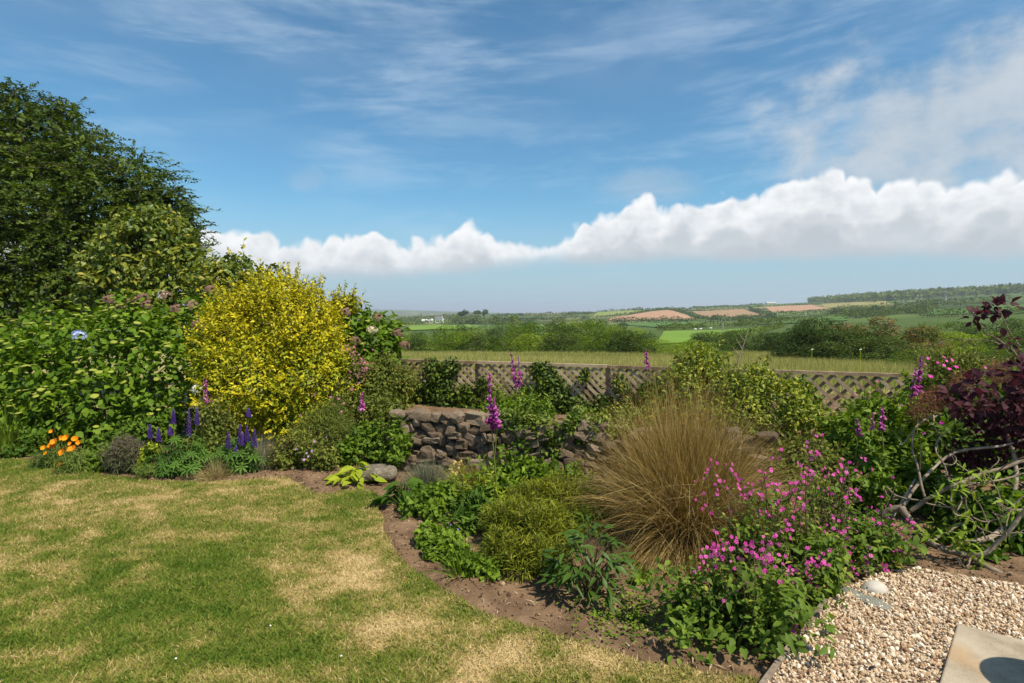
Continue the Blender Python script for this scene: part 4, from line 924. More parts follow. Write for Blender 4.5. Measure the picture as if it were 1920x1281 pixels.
tag(ob, 'square stained concrete paving slab set in the gravel', 'paving slab'); bv = ob.modifiers.new('bevel', 'BEVEL'); bv.width = .008; bv.segments = 2
# round garden table whose shadow falls on the slab (stands just outside the picture)
ct = G(1945, 1283, .05); hT = .72; tt_ = ct + SUN / SUN[2] * (hT - .05); t = thing('garden_table', 'small round metal garden table beside the paving slab', 'table', (tt_[0], tt_[1], 0))
an = np.arange(40) * 2 * math.pi / 40; ring = np.stack([np.cos(an), np.sin(an), an * 0], -1); V = np.concatenate([ring * .20 + tt_, ring * .20 + tt_ - [0, 0, .02]])
mb = MB().add(V[:40], np.array([np.arange(40)])).add(V[40:], np.array([np.arange(40)[::-1]])); k = np.arange(40); mb.add(V, np.stack([k, (k + 1) % 40, (k + 1) % 40 + 40, k + 40], -1)[:, ::-1]); mb.build('top', M['metal'], t, False)
for k in range(3):
    a = k * 2.094 + .5; f0 = np.array([math.cos(a), math.sin(a), 0]); MB().add(*tube([tt_ + f0 * .06 - [0, 0, .03], tt_ + f0 * .05 - [0, 0, .35], np.array([tt_[0], tt_[1], .01]) + f0 * .2], .011, 6)).build('leg', M['metal'], t)
def rock(name, label, cat, c, size, rz, mat, seed, flat=1.0, boxy=.8):
    V, F = ICO2; V = np.sign(V) * np.abs(V) ** boxy; V = V * (1 + .25 * (fbm(V * 2.2 + seed, 3, seed)[:, None] - .5)) * np.asarray(size)
    R3 = np.array([[math.cos(rz), -math.sin(rz), 0], [math.sin(rz), math.cos(rz), 0], [0, 0, 1]]); c = np.asarray(c); o = MB().add(V @ R3.T, F).build(name, mat); o.location = tuple(c); return tag(o, label, cat)
M['greyslate'] = surfmat('grey_green_slate', [(0, (.11, .115, .10)), (1, (.22, .22, .185))], 8, .75, .3)
M['whitestone'] = surfmat('white_quartz', [(0, (.34, .31, .27)), (1, (.55, .52, .46))], 7, .7, .2)
M['lichen'] = surfmat('lichened_stone', [(0, (.09, .07, .05)), (.5, (.19, .16, .12)), (1, (.36, .33, .27))], 14, .9, 1.0, mixk=.8, bscale=40, dist=.02)
rock('slate_stone', 'long flat grey-green slate lying on the gravel edge', 'stone', G(1629, 1126, .025), (.055, .125, .014), .55, M['greyslate'], 1, boxy=.6)
rock('white_cobble', 'large rounded white cobble beside the slate', 'stone', G(1640, 1104, .03), (.075, .06, .045), .3, M['whitestone'], 2, boxy=1)
rock('grey_cobble', 'smaller grey stone left of the slate under the campion', 'stone', G(1592, 1114, .02), (.05, .05, .03), .2, M['greyslate'], 3)
rock('white_pebble', 'small white pebble right of the white cobble', 'stone', G(1669, 1116, .02), (.026, .02, .014), .2, M['whitestone'], 4, boxy=1)
rock('dark_stone', 'small black lump lying on the gravel near the slab', 'stone', G(1636, 1258, .025), (.022, .017, .018), .8, surfmat('black_lump', [(0, (.006, .006, .01)), (1, (.02, .02, .025))], 20), 5)
rock('step_stone', 'flat lichened boulder at the left foot of the stone wall', 'stone', G(707, 886, .05), (.20, .15, .065), .15, M['lichen'], 6, boxy=.5)
c = G(1566, 1196, .035); tag(MB().add(*inst(LEAFW, c[None], frame(np.array([[1., -.25, .05]]), np.array([[0., -.3, 1.]])), np.array([.075]), .5)).build('dead_leaf', M['hbrown']), 'curled brown dead leaf on the gravel', 'leaf')

# ------------------------------------------------------------------ left: tree and shrubs
tl = [Lb(-60, 300, 13.5, 150), Lb(70, 265, 13.2, 95), Lb(60, 380, 12.8, 120), Lb(160, 300, 13, 70), Lb(175, 380, 12.6, 95), Lb(255, 350, 12.6, 75), Lb(290, 410, 12.5, 75), Lb(330, 400, 12.6, 52), Lb(130, 470, 12.3, 100), Lb(10, 480, 12.4, 115), Lb(230, 470, 12.4, 80),
      Lb(-150, 430, 13, 160), Lb(340, 460, 12.6, 50), Lb(20, 215, 13.4, 60), Lb(-30, 560, 12.5, 90), Lb(120, 215, 13.6, 35)]
base = np.array([-11.2, 14.2, T1(-11.2, 14.2)]); t = thing('broadleaf_tree', 'tall dark broadleaf tree at the left edge of the garden', 'tree', base)
mb = MB(); sm = MB(); sprays(mb, sm, tl, 3300, .75, 26, LEAF1, .082, 11, up=.12, sag=.28, shell=.5, clump=1.3)
leaves(mb, [(l[0], l[1], l[2], l[3] * .66, l[4] * .66, l[5] * .66) for l in tl], 13000, LEAF2, .14, 12, shell=.5)
mb.build('crown', M['tree'], t); o_ = sm.build('twigs', M['bark'], t); o_['kind'] = 'stuff'
limb_set(base, tl, .26, 3, 10).build('trunk', M['bark'], t)
bush('glossy_shrub', 'rounded glossy bronze-tipped evergreen shrub in front of the dark tree', 'shrub', P(280, 560, 10.6), [Lb(280, 480, 10.6, 85), Lb(225, 510, 10.5, 65), Lb(335, 510, 10.5, 62), Lb(300, 445, 10.8, 55), Lb(250, 540, 10.4, 70), Lb(330, 550, 10.4, 60), Lb(200, 560, 10.5, 50)], 8200, LEAF2, .105, M['camellia'], 21, r0=.06, sh=(70, .22, 10, .9), clump=2.0)
bush('glossy_shrub', 'lower dull green shrub between the glossy shrub and the golden bush', 'shrub', P(445, 560, 9.8), [Lb(440, 535, 9.8, 50), Lb(400, 545, 9.8, 45), Lb(485, 545, 9.7, 40), Lb(450, 510, 9.9, 32), Lb(420, 580, 9.6, 50), Lb(490, 590, 9.6, 45)], 3600, LEAF2, .095, M['camellia'], 22, r0=.04, sh=(50, .22, 9, .8))
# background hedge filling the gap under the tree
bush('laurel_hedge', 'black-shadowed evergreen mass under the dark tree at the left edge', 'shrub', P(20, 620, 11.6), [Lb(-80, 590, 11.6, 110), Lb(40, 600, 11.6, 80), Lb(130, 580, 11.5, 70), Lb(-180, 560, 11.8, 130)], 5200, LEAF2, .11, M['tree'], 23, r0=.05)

def domeT(n=7, flat=.35, seed=0):
    """lumpy flower head"""
    V, F = ICO1; V = V.copy(); r = np.random.default_rng(seed); V = V * (1 + .35 * (r.random((len(V), 1)) - .5)); V[:, 2] = V[:, 2] * flat + .05; return V * .5, F
def floretT(n=16, flat=.35, seed=0, petal=.34):
    r = np.random.default_rng(seed); d = randdir(n * 3, r); d = d[d[:, 2] > -.1][:n]; d = np.vstack([d, [[0, 0, 1]]]); p = d * [.5, .5, .5 * flat]
    return inst(LEAFR, np.repeat(p, 2, 0) , frame(nrm(np.cross(np.repeat(d, 2, 0), randdir(2 * len(d), r))), np.repeat(d, 2, 0)), np.full(2 * len(d), petal), .5)[:2]
HB = [MB().add(*domeT(seed=k, flat=.22)).mesh('flower_head', M['hbud']) for k in range(3)]
FL = lambda mt, k, n=16, flat=.5: MB().add(*floretT(n, flat, k)).mesh('flower_head', M[mt])
HBR = [FL('hbrown', k, 16, .8) for k in range(3)]; HBL = FL('hblue', 5); HWH = [FL('hwhite', 6), FL('hwhite', 7)]; HCR = FL('hcream', 8)
def hydrangea(label, lobes, n, nl, nb, seed, size=.115):
    c = np.mean(np.array(lobes)[:, :3], 0); t, p, nn = bush('hydrangea', label, 'hydrangea', c, lobes, n, LEAFW, size, M['hydr'], seed, r0=.025, shell=.5, bump=.25, up=.8, clump=2.6, jitter=.6)
    pp, d, nor, rv, n2 = leafpos(lobes, nl * 2, shell=.06, bump=.25, up=.9, seed=seed + 50, minz=.03, front=-.05, clump=2.6); k = np.arange(min(nl, len(pp)))
    lm = [tmesh('leaf', T_, M['hydr']) for T_ in (LEAFW, leafT(.7, 3, .3, .4), leafT(.85, 3, .15, .2))]; r = np.random.default_rng(seed)
    leafparts(t, 'leaf', pp[k] + n2[k] * .02, nrm(d[k] + n2[k] * .5 - [0, 0, .25]), nor[k], size * r.uniform(.8, 1.25, len(k)), lm)
    pp, d, nor, rv, n2 = leafpos(lobes, nb * 6, shell=.04, bump=.2, seed=seed + 60, clump=2.6); ok = (n2[:, 2] > .12) & (n2[:, 1] < .55); pp, n2 = pp[ok][:nb], n2[ok][:nb]
    up_ = nrm(n2 * .35 + np.array([0, 0, 1.]) + r.normal(0, .15, (len(pp), 3))); Rm = frame(nrm(np.cross(up_, randdir(len(pp), r))), up_)
    for i in range(len(pp)): part('flower_head', HB[i % 3], t, pp[i] + n2[i] * .035 + [0, 0, .01], Rm[i], r.uniform(.055, .10))
    return t
hl = [Lb(60, 720, 8.0, 95), Lb(160, 695, 8.0, 105), Lb(265, 670, 8.1, 105), Lb(325, 720, 7.7, 88), Lb(200, 755, 7.6, 90), Lb(110, 650, 8.8, 80), Lb(250, 610, 9, 62), Lb(340, 610, 8.8, 55), Lb(-50, 700, 8.2, 110), Lb(110, 780, 7.5, 70), Lb(290, 780, 7.4, 60), Lb(190, 800, 7.3, 55), Lb(400, 600, 8.9, 50), Lb(30, 790, 7.7, 60)]
t = hydrangea('big spreading green hydrangea with flat yellow-green buds left of the golden bush', hl, 9000, 280, 260, 31, .092)
def head(t, px, py, Y, me, s, lb=None):
    q = P(px, py, Y); part('flower_head', me, t, q, frame(np.array([1., .2, 0]), np.array([0., -.45, 1.])), s, lb)
for k, (px, py) in enumerate(((250, 566), (268, 560), (360, 574), (205, 562), (370, 610), (310, 556), (330, 580), (395, 545), (225, 580), (275, 572))): head(t, px, py, 8.1, HBR[k % 3], .17, 'faded brown flower head')
head(t, 148, 629, 7.35, HBL, .16, 'single powder-blue flower head'); head(t, 305, 553, 8.2, HWH[0], .15, 'white flower head at the top')
head(t, 371, 727, 7.0, HWH[0], .15, 'white flower head low at the right'); head(t, 375, 758, 6.9, HWH[1], .16, 'creamy white flower head low at the right')
t = hydrangea('smaller hydrangea with faded heads behind the golden bush', [Lb(640, 625, 8.5, 48), Lb(690, 650, 8.4, 46), Lb(722, 625, 8.6, 34), Lb(672, 605, 8.7, 36), Lb(625, 670, 8.2, 48), Lb(700, 690, 8.2, 40), Lb(735, 655, 8.4, 26)], 1900, 70, 34, 32, .10)
for k, (px, py, me) in enumerate(((698, 618, HCR), (620, 612, HCR), (648, 585, HBR[0]), (758, 648, HBR[1]), (708, 597, HBR[2]), (745, 625, HBR[0]), (665, 640, HBR[1]), (640, 655, HCR))): head(t, px, py, 8.0, me, .15)

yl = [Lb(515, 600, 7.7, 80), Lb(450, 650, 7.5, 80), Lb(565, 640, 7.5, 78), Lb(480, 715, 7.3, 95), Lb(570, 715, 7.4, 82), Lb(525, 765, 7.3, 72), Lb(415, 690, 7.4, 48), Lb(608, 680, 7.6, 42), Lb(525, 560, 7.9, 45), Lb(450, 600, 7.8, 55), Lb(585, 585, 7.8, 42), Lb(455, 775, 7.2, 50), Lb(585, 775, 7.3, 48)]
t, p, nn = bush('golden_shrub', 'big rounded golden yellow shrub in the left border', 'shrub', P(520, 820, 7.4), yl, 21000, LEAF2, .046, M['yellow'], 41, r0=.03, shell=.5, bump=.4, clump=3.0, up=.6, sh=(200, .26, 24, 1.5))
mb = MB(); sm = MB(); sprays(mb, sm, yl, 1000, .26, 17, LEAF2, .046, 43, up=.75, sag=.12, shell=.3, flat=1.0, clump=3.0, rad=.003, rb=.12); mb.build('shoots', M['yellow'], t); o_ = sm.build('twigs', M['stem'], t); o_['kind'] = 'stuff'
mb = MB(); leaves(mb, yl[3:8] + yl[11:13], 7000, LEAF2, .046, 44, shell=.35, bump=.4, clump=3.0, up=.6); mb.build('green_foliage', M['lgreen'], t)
bush('golden_shrub', 'yellow shoots rising behind the right side of the golden bush', 'shrub', P(635, 640, 8.3), [Lb(632, 590, 8.3, 24), Lb(650, 570, 8.3, 18), Lb(618, 610, 8.3, 24)], 1100, LEAF2, .052, M['yellow'], 42, r0=.012, sh=(40, .2, 14, 1.4))

# ------------------------------------------------------------------ grasses
def tuft(name, label, base, n, L, W, spread, droop, mat, seed, rad=.06, cat='grass', nseg=5, lean=(0, 0, 0), group=None, pw=1.0, flat=False):
    r = np.random.default_rng(seed); base = np.asarray(base, float).copy(); base[2] = T1(base[0], base[1]); t = thing(name, label, cat, base, group)
    a = r.uniform(0, 6.283, n); u = r.random(n) ** pw; out = np.stack([np.cos(a), np.sin(a), a * 0], -1); b = base + out * (rad * u[:, None] ** .5) - [0, 0, .02]
    d = nrm(out * (spread * u)[:, None] + r.normal(0, .17 if name == 'golden_grass' else .10, (n, 3)) + [0, 0, 1.] + np.asarray(lean)); ln = L * r.uniform(.55, 1.1, n) * (1 - (.30 * u if name == 'golden_grass' else 0))
    MB().add(*blades(b, d, ln, W * r.uniform(.7, 1.3, n), droop * (u * .9 + .1) * r.uniform(.6, 1.3, n), nseg, r)).build('blades', M[mat], t); return t
t = tuft('golden_grass', 'big fountain of golden brown ornamental grass in the middle bed', G(1285, 1000), 9500, 1.40, .0040, .84, .48, 'gold', 51, .15, nseg=7, pw=.95)
r = np.random.default_rng(52); base = np.array(t.location); n = 2600; a = r.uniform(-2.6, .6, n); out = np.stack([np.cos(a), np.sin(a), a * 0], -1); b = base + out * .2 + [0, 0, .05]
MB().add(*blades(b, nrm(out * 1.5 + [0, 0, .75] + r.normal(0, .2, (n, 3))), r.uniform(.35, .78, n), r.uniform(.003, .005, n), r.uniform(.45, .9, n), 7, r)).build('arching_blades', M['gold'], t)
n = 1500; a = r.uniform(-.2, .75, n); out = np.stack([np.cos(a), np.sin(a), a * 0], -1)
MB().add(*blades(base + out * .15 + [0, 0, .08], nrm(out * 1.25 + [0, 0, .85] + r.normal(0, .13, (n, 3))), r.uniform(.6, 1.1, n), r.uniform(.003, .005, n), r.uniform(.3, .6, n), 7, r)).build('side_blades', M['straw'], t)
n = 450; a = r.uniform(0, 6.28, n); out = np.stack([np.cos(a), np.sin(a), a * 0], -1)
MB().add(*blades(base + out * .1, nrm(out * .45 + [0, 0, 1] + r.normal(0, .18, (n, 3))), r.uniform(.4, .8, n), r.uniform(.004, .006, n), r.uniform(.1, .5, n), 6, r)).build('green_blades', M['heath'], t)
n = 800; a = r.uniform(0, 6.28, n); out = np.stack([np.cos(a), np.sin(a), a * 0], -1)
MB().add(*blades(base + randdir(n, r) * [.3, .25, .25] + [0, 0, .35], randdir(n, r) * [1, 1, .5], r.uniform(.3, .7, n), r.uniform(.003, .005, n), r.uniform(.1, .4, n), 5, r)).build('bent_blades', M['straw'], t)
tuft('sword_leaf_clump', 'clump of upright green sword leaves at the left edge', G(12, 834), 110, .62, .028, .35, .22, 'green', 53, .28, 'plant', 5)
tuft('grey_grass', 'tuft of grey-green needle grass at the front of the centre bed', G(800, 912), 1500, .34, .0035, .75, .4, 'bluegrass', 54, .12)
tuft('reed_grass', 'sparse tuft of thin reddish-brown grass beside the cream flowers', G(905, 938), 420, .50, .003, .55, .15, 'gold', 55, .07, lean=(-.35, 0, 0))
tuft('feather_grass', 'wispy pale feather grass right of the lupins', G(492, 880), 900, .46, .0028, .4, .3, 'bluegrass', 56, .09)
tuft('straw_tuft', 'low straw coloured grass tuft between the two lupins', G(405, 894), 700, .26, .0035, 1.0, .55, 'straw', 57, .10)
tuft('moss_tuft', 'small bright green grass tuft against the stone wall', P(858, 860, 5.75), 500, .2, .005, .8, .3, 'lgreen', 58, .06)
tuft('tall_grass', 'tall green wild grass stems rising above the trellis at centre', P(1095, 700, 8.2), 26, .75, .012, .35, .12, 'green', 59, .3, nseg=6)
tuft('tall_grass', 'thin wild grass stems behind the trellis near its left end', P(770, 690, 9.2), 22, .6, .009, .4, .15, 'straw', 60, .25, nseg=6)
tuft('strap_leaf_plant', 'arching strap-leaved plant with blue flowers in the centre bed', G(868, 1068), 90, .36, .008, 1.0, .55, 'green', 61, .08, 'plant', 6)
r = np.random.default_rng(62); n = 2600; s = r.random(n); e2 = WALL_B - WALL_A; q = WALL_A + e2 * s[:, None]; nn_ = np.array([-e2[1], e2[0]]) / np.linalg.norm(e2); off = .10 + r.random(n) ** 1.4 * .75; q = q + nn_ * off[:, None]
b = np.column_stack([q, T(q[:, 0], q[:, 1])]); b[:, 2] = np.where(off < .3, .54, b[:, 2]) + .005
tag(MB().add(*blades(b, nrm(np.column_stack([r.normal(0, 1, n), r.normal(-.4, 1, n), r.uniform(.05, .9, n)])), r.uniform(.05, .16, n), r.uniform(.004, .008, n), r.uniform(.2, .6, n), 3, r)).build('wall_top_straw', M['straw']), 'dry straw and dead grass lying along the top of the stone wall', 'straw', kind='stuff')

# ------------------------------------------------------------------ ivy and terrace plants
def fl(px, py, Y, rp, sy=.45): return Lb(px, py, Y, rp, sy)
def fenY(px):
    tx = (px - CX) / FPX; d = FEN_B - FEN_A; s = (tx * FEN_A[1] - FEN_A[0]) / (d[0] - tx * d[1]); return FEN_A[1] + d[1] * s
def ivy(label, spots, n, seed, size=.055, mat='ivy', off=-.08, cat='ivy', sy=.45):
    lb = [fl(px, py, fenY(px) + off, rp, sy) for px, py, rp in spots]; return bush('ivy', label, cat, np.mean([l[:3] for l in lb], 0), lb, n, LEAF2, size, M[mat], seed, r0=.012, shell=.7, bump=.35, clump=4, up=.5)
ivy('ivy clump over the rail at the left trellis joint', [(815, 695, 26), (832, 712, 24), (808, 725, 26), (845, 688, 18), (825, 745, 26)], 1900, 71)
ivy('dark glossy ivy climbing the middle of the trellis', [(1025, 715, 26), (1040, 735, 30), (1030, 758, 32), (1050, 770, 28), (1012, 695, 18)], 2400, 72)
ivy('ivy hanging low along the left half of the trellis', [(770, 735, 26), (790, 752, 26), (870, 740, 22), (890, 755, 26), (930, 752, 24), (850, 757, 24), (965, 757, 22), (750, 745, 24), (905, 722, 14), (985, 745, 16)], 3600, 73, .05)
ivy('ivy hanging low along the right half of the trellis', [(1085, 765, 24), (1110, 775, 24), (1150, 770, 22), (1190, 765, 24), (1130, 755, 15), (1170, 730, 12), (1215, 735, 20), (1225, 760, 24), (1095, 705, 10), (1160, 712, 10)], 3000, 74, .05)
ivy('leafy growth on the trellis beside the right end', [(1500, 730, 20), (1515, 755, 24), (1490, 770, 26), (1540, 790, 26)], 1300, 75, .05, 'green')
ivy('dark ivy leaves filling the gaps behind the middle trellis panels', [(860, 735, 22), (890, 728, 20), (925, 735, 22), (960, 740, 22), (1000, 735, 22), (1080, 735, 24), (1115, 748, 24), (1150, 742, 24), (1190, 735, 26), (1100, 720, 16), (1215, 715, 18)], 3600, 70, .05, 'ivy', .13)
def wallY(px):
    tx = (px - CX) / FPX; d = WALL_B - WALL_A; s = (tx * WALL_A[1] - WALL_A[0]) / (d[0] - tx * d[1]); return WALL_A[1] + d[1] * s
wl = [Lb(px, py, wallY(px) - (.05 if py > 790 else -.05), rp, .5) for px, py, rp in ((955, 795, 24), (985, 800, 28), (1015, 805, 28), (1045, 815, 26), (1000, 830, 24), (1030, 845, 24), (1055, 850, 20), (965, 825, 20), (1075, 800, 22), (940, 782, 18), (1010, 862, 16), (1120, 806, 18), (950, 850, 12), (1095, 825, 14), (1150, 812, 16), (1085, 790, 20), (1180, 812, 16))]
bush('wall_ivy', 'pale yellow-green ivy spilling over the stone wall', 'ivy', P(1000, 860, 5.7), wl, 5200, LEAF2, .045, M['ivyy'], 76, r0=.01, shell=.7, bump=.35, clump=4)
bush('ground_ivy', 'lime ground cover on the terrace right of the wall ivy', 'ground cover', P(1130, 790, 6.0), [Lb(1090, 785, 6.2, 24), Lb(1130, 788, 6.1, 22), Lb(1170, 785, 6.1, 22), Lb(1210, 785, 6.0, 24)], 1500, LEAF2, .04, M['ivyy'], 77, stem=False, shell=.8)
bush('terrace_weeds', 'leafy weeds on the terrace below the middle of the trellis', 'weeds', P(975, 765, 6.6), [Lb(940, 768, 6.6, 22), Lb(985, 765, 6.6, 24), Lb(905, 768, 6.7, 18), Lb(1020, 775, 6.4, 20)], 1300, LEAFN, .07, M['green'], 78, stem=False, shell=.8, sh=(30, .16, 9, 1.2))
el = [Lb(1300, 690, 6.3, 36), Lb(1330, 672, 6.4, 22), Lb(1275, 730, 6.2, 42), Lb(1345, 730, 6.2, 44), Lb(1405, 735, 6.1, 44), Lb(1455, 760, 6.0, 48), Lb(1500, 790, 5.8, 42), Lb(1390, 790, 5.9, 55), Lb(1320, 790, 6.0, 52), Lb(1430, 710, 6.2, 24), Lb(1480, 735, 6.1, 24), Lb(1540, 800, 5.7, 32), Lb(1250, 760, 6.2, 30)]
bush('variegated_shrub', 'spreading yellow-green variegated shrub in front of the trellis behind the golden grass', 'shrub', P(1390, 820, 6.0), el, 13500, LEAF2, .042, M['euon'], 79, r0=.02, shell=.5, bump=.35, clump=3.5, up=.6, sh=(120, .14, 16, 1.4))
b = P(1385, 690, 7.6); b[2] = T1(b[0], b[1]); t = thing('dead_twig', 'bare dead branched stick rising behind the variegated shrub', 'twig', b)
q = [P(1382, 690, 7.6), P(1390, 660, 7.6), P(1400, 628, 7.6)]; mb = MB().add(*tube(spline([b] + q, 10), np.linspace(.012, .004, 10), 5))
for p0, p1 in (((1392, 655), (1380, 635)), ((1396, 640), (1386, 626)), ((1388, 668), (1374, 652)), ((1398, 633), (1404, 618))): mb.add(*tube([P(*p0, 7.6), P(*p1, 7.62)], [.006, .003], 4))
mb.build('stick', M['cbark'], t)

# ------------------------------------------------------------------ foxgloves, lupins, poppies
BELL = []
for k in range(2):
    an = np.arange(6) * math.pi / 3; V = [(0, 0, 0)]
    for y_, rr in ((.3, .2), (.75, .26), (1.0, .36)): V += [(math.cos(a) * rr, y_, math.sin(a) * rr) for a in an]
    F = [(0, 1 + i, 1 + (i + 1) % 6) for i in range(6)]
    for q in range(2): F += [t_ for i in range(6) for t_ in ((1 + q * 6 + i, 7 + q * 6 + i, 7 + q * 6 + (i + 1) % 6), (1 + q * 6 + i, 7 + q * 6 + (i + 1) % 6, 1 + q * 6 + (i + 1) % 6))]
    BELL.append((np.array(V), np.array(F)))
def foxglove(label, px, ytop, ysp, Y, lean=0, extra=(), base=None, nb=30, bl=.05, leaf=True):
    top = P(px, ytop, Y); sp = P(px - lean, ysp, Y); b = np.array([sp[0] - (top[0] - sp[0]) * .3, Y, 0]) if base is None else np.asarray(base, float)
    b[2] = T1(b[0], b[1]); t = thing('foxglove', label, 'foxglove', b, 'foxgloves'); r = np.random.default_rng(int(px * 7 + ytop))
    path = spline([b, (b + sp) / 2 + r.normal(0, .01, 3), sp, (sp + top) / 2, top], 14); MB().add(*tube(path, np.linspace(.007, .003, 14), 5)).build('stem', M['foxs'], t)
    for (tp, s0, num) in ((top, sp, nb),) + tuple((P(a, b_, Y - .03), P(c, d_, Y - .03), nb // 2) for a, b_, c, d_ in extra):
        u = np.sort(r.random(num)); pos = s0 + (tp - s0) * u[:, None]; a = r.uniform(0, 6.28, num); out = np.stack([np.cos(a), np.sin(a) - .35, a * 0], -1)
        d = nrm(out + [0, 0, -1.0]); s = bl * (1.05 - .65 * u); mb = MB().add(*tube([s0, tp], .006, 4)).add(*inst(BELL[0], pos + out * .001, frame(d, nrm(np.cross(d, [1, 0, 0.2]))), s, np.clip(r.random(num), 0, 1))); mb.build('flower_spike', M['fox'], t)
        if tp is not top: MB().add(*tube(spline([path[4], s0, tp], 8), np.linspace(.005, .003, 8), 4)).build('side_stem', M['foxs'], t)
    n = 9
    if leaf:
        a = r.uniform(0, 6.28, n); u = r.random(n) * .55; pos = b + (sp - b) * u[:, None]; d = nrm(np.stack([np.cos(a), np.sin(a), a * 0 + .35], -1)); me = tmesh('leaf', LEAFN, M['green'])
        leafparts(t, 'leaf', pos, d, np.tile([[0, 0, 1.]], (n, 1)) + r.normal(0, .2, (n, 3)), r.uniform(.12, .22, n) * (1 - u * .8), [me])
foxglove('tall magenta foxglove standing alone in front of the stone wall', 917, 700, 795, 4.85, -4, ((926, 745, 932, 795),), G(935, 958), 38, .056)
foxglove('magenta foxglove with twin spikes against the trellis rail at centre', 958, 662, 722, 6.9, -10, ((972, 668, 975, 725),))
foxglove('short foxglove showing above the trellis rail', 1211, 655, 688, 6.75, -2, (), None, 24, .046)
foxglove('leaning foxglove between the hydrangea and the golden bush', 384, 708, 752, 6.75, -8, (), None, 30, .055)
foxglove('small foxglove in the tangle left of the wall', 679, 735, 765, 6.9, 0, (), None, 26)
foxglove('tall double foxglove at the right end of the trellis', 1727, 668, 738, 5.2, 6, ((1716, 690, 1714, 738),), None, 34, .044)
foxglove('pale foxglove left of a pair below the right trellis panel', 1607, 785, 812, 4.9, -2, (), None, 18, .038)
foxglove('pale foxglove right of a pair below the right trellis panel', 1655, 762, 802, 4.9, 2, ((1636, 778, 1638, 806),), None, 22, .038)

def palm(n=8, seed=0):
    a = np.arange(n) * 2 * math.pi / n; d = np.stack([np.cos(a), np.sin(a), a * 0 + .18], -1); V, F, _ = inst(leafT(.24, 1, .25, .35), np.zeros((n, 3)), frame(nrm(d), np.tile([[0, 0, 1.]], (n, 1))), np.full(n, .5), .5); return V, F
def lupin(label, base, spikes, seed, Y, rad=.30):
    base = np.asarray(base, float).copy(); base[2] = T1(base[0], base[1]); t = thing('lupin', label, 'lupin', base, 'lupins'); r = np.random.default_rng(seed); n = 190
    d = randdir(n, r); d[:, 2] = np.abs(d[:, 2]); pos = base + d * [rad, rad * .7, rad * 1.05] * r.uniform(.55, 1, (n, 1)) + [0, 0, .05]; nor = nrm(d * .6 + [0, -.25, .8] + r.normal(0, .25, (n, 3))); Rm = np.stack([nrm(np.cross(nor, randdir(n, r))), np.zeros((n, 3)), nor], -1); Rm[:, :, 1] = np.cross(Rm[:, :, 2], Rm[:, :, 0])
    me = MB().add(*palm()).mesh('leaf', M['lupin'])
    for i in range(70): part('leaf', me, t, pos[i], Rm[i], r.uniform(.13, .20))
    mb = MB(); mb.add(*inst(palm(), pos[70:] - d[70:] * .08, Rm[70:], r.uniform(.1, .15, n - 70), r.random(n - 70) * .6)); mb.build('inner_foliage', M['lupin'], t)
    sm = MB()
    for i in range(0, n, 3): sm.add(*tube([base, (base + pos[i]) / 2 + [0, 0, .05], pos[i]], [.005, .004, .003], 3))
    sm.build('stems', M['lupin'], t)
    for px, y0, y1 in spikes:
        a, b = P(px, y0, Y), P(px, y1, Y); num = 60; u = np.linspace(0, 1, num) ** .9; an = np.arange(num) * 2.4; rr = .021 * (1 - u * .72); out = np.stack([np.cos(an), np.sin(an), an * 0], -1)
        pos2 = b + (a - b) * u[:, None] + out * rr[:, None]; q = MB().add(*inst(ICO0, pos2, frame(out, np.tile([[0, 0, 1.]], (num, 1))), np.stack([.0085 * (1.15 - u * .6)] * 3, -1) * [1, 1.2, .85], np.clip(.15 + .35 * u + r.random(num) * .45, 0, 1))); q.build('flower_spike', M['lupinf'], t)
        MB().add(*tube([base + (b - base) * [.3, .3, 0], b, a], [.005, .005, .003], 4)).build('flower_stem', M['foxs'], t)
lupin('left lupin clump with five tall violet spikes in the left border', G(335, 888), [(297, 802, 828), (325, 768, 795), (354, 766, 818), (369, 766, 797), (281, 796, 822), (319, 800, 816)], 81, 5.85, .38)
lupin('right lupin clump with tight cluster of violet spikes before the golden bush', G(450, 884), [(428, 810, 841), (450, 796, 832), (463, 800, 828), (477, 804, 838), (443, 834, 853), (466, 766, 782), (455, 812, 835)], 82, 5.9, .29)
def poppies():
    base = G(112, 878); base[2] = T1(base[0], base[1]); t = thing('poppy_plant', 'clump of bright orange poppies at the lawn edge', 'poppies', base); r = np.random.default_rng(83)
    petals = MB()
    for k in range(4):
        a = k * math.pi / 2; d = np.array([[math.cos(a), math.sin(a), .55]]); petals.add(*inst(leafT(1.15, 3, .25, -.25, .7), np.zeros((1, 3)), frame(nrm(d), np.array([[0, 0, 1.]])), np.array([.5]), .3 + .15 * k))
    fm = petals.mesh('flower', M['poppy']); sm = MB()
    for px, py, s in ((98, 810, .05), (118, 821, .06), (104, 831, .085), (126, 823, .08), (141, 825, .07), (149, 831, .06), (84, 841, .06), (98, 839, .085), (125, 842, .08), (120, 849, .08), (137, 845, .09), (116, 873, .075), (88, 851, .05), (133, 833, .05)):
        p = P(px, py, 6.15 + r.uniform(-.15, .15)); d = nrm(np.array([[r.normal(0, .4), -1.0, .75 + r.normal(0, .3)]]))[0]; part('flower', fm, t, p, frame(nrm(np.cross(d, [0.3, 1, 0])[None])[0], d), s * 1.3); sm.add(*tube(spline([base + r.normal(0, .05, 3) * [1, 1, 0], (base + p) / 2 + [0, 0, .06], p], 6), .0028, 3))
    sm.build('stems', M['poppyl'], t); mb = MB(); leaves(mb, [Lb(110, 862, 6.2, 28), Lb(142, 872, 6.1, 30), Lb(85, 866, 6.3, 22), Lb(165, 868, 6.15, 22)], 6500, LEAFG, .06, 84, shell=.9, up=1); mb.build('foliage', M['poppyl'], t)
poppies()

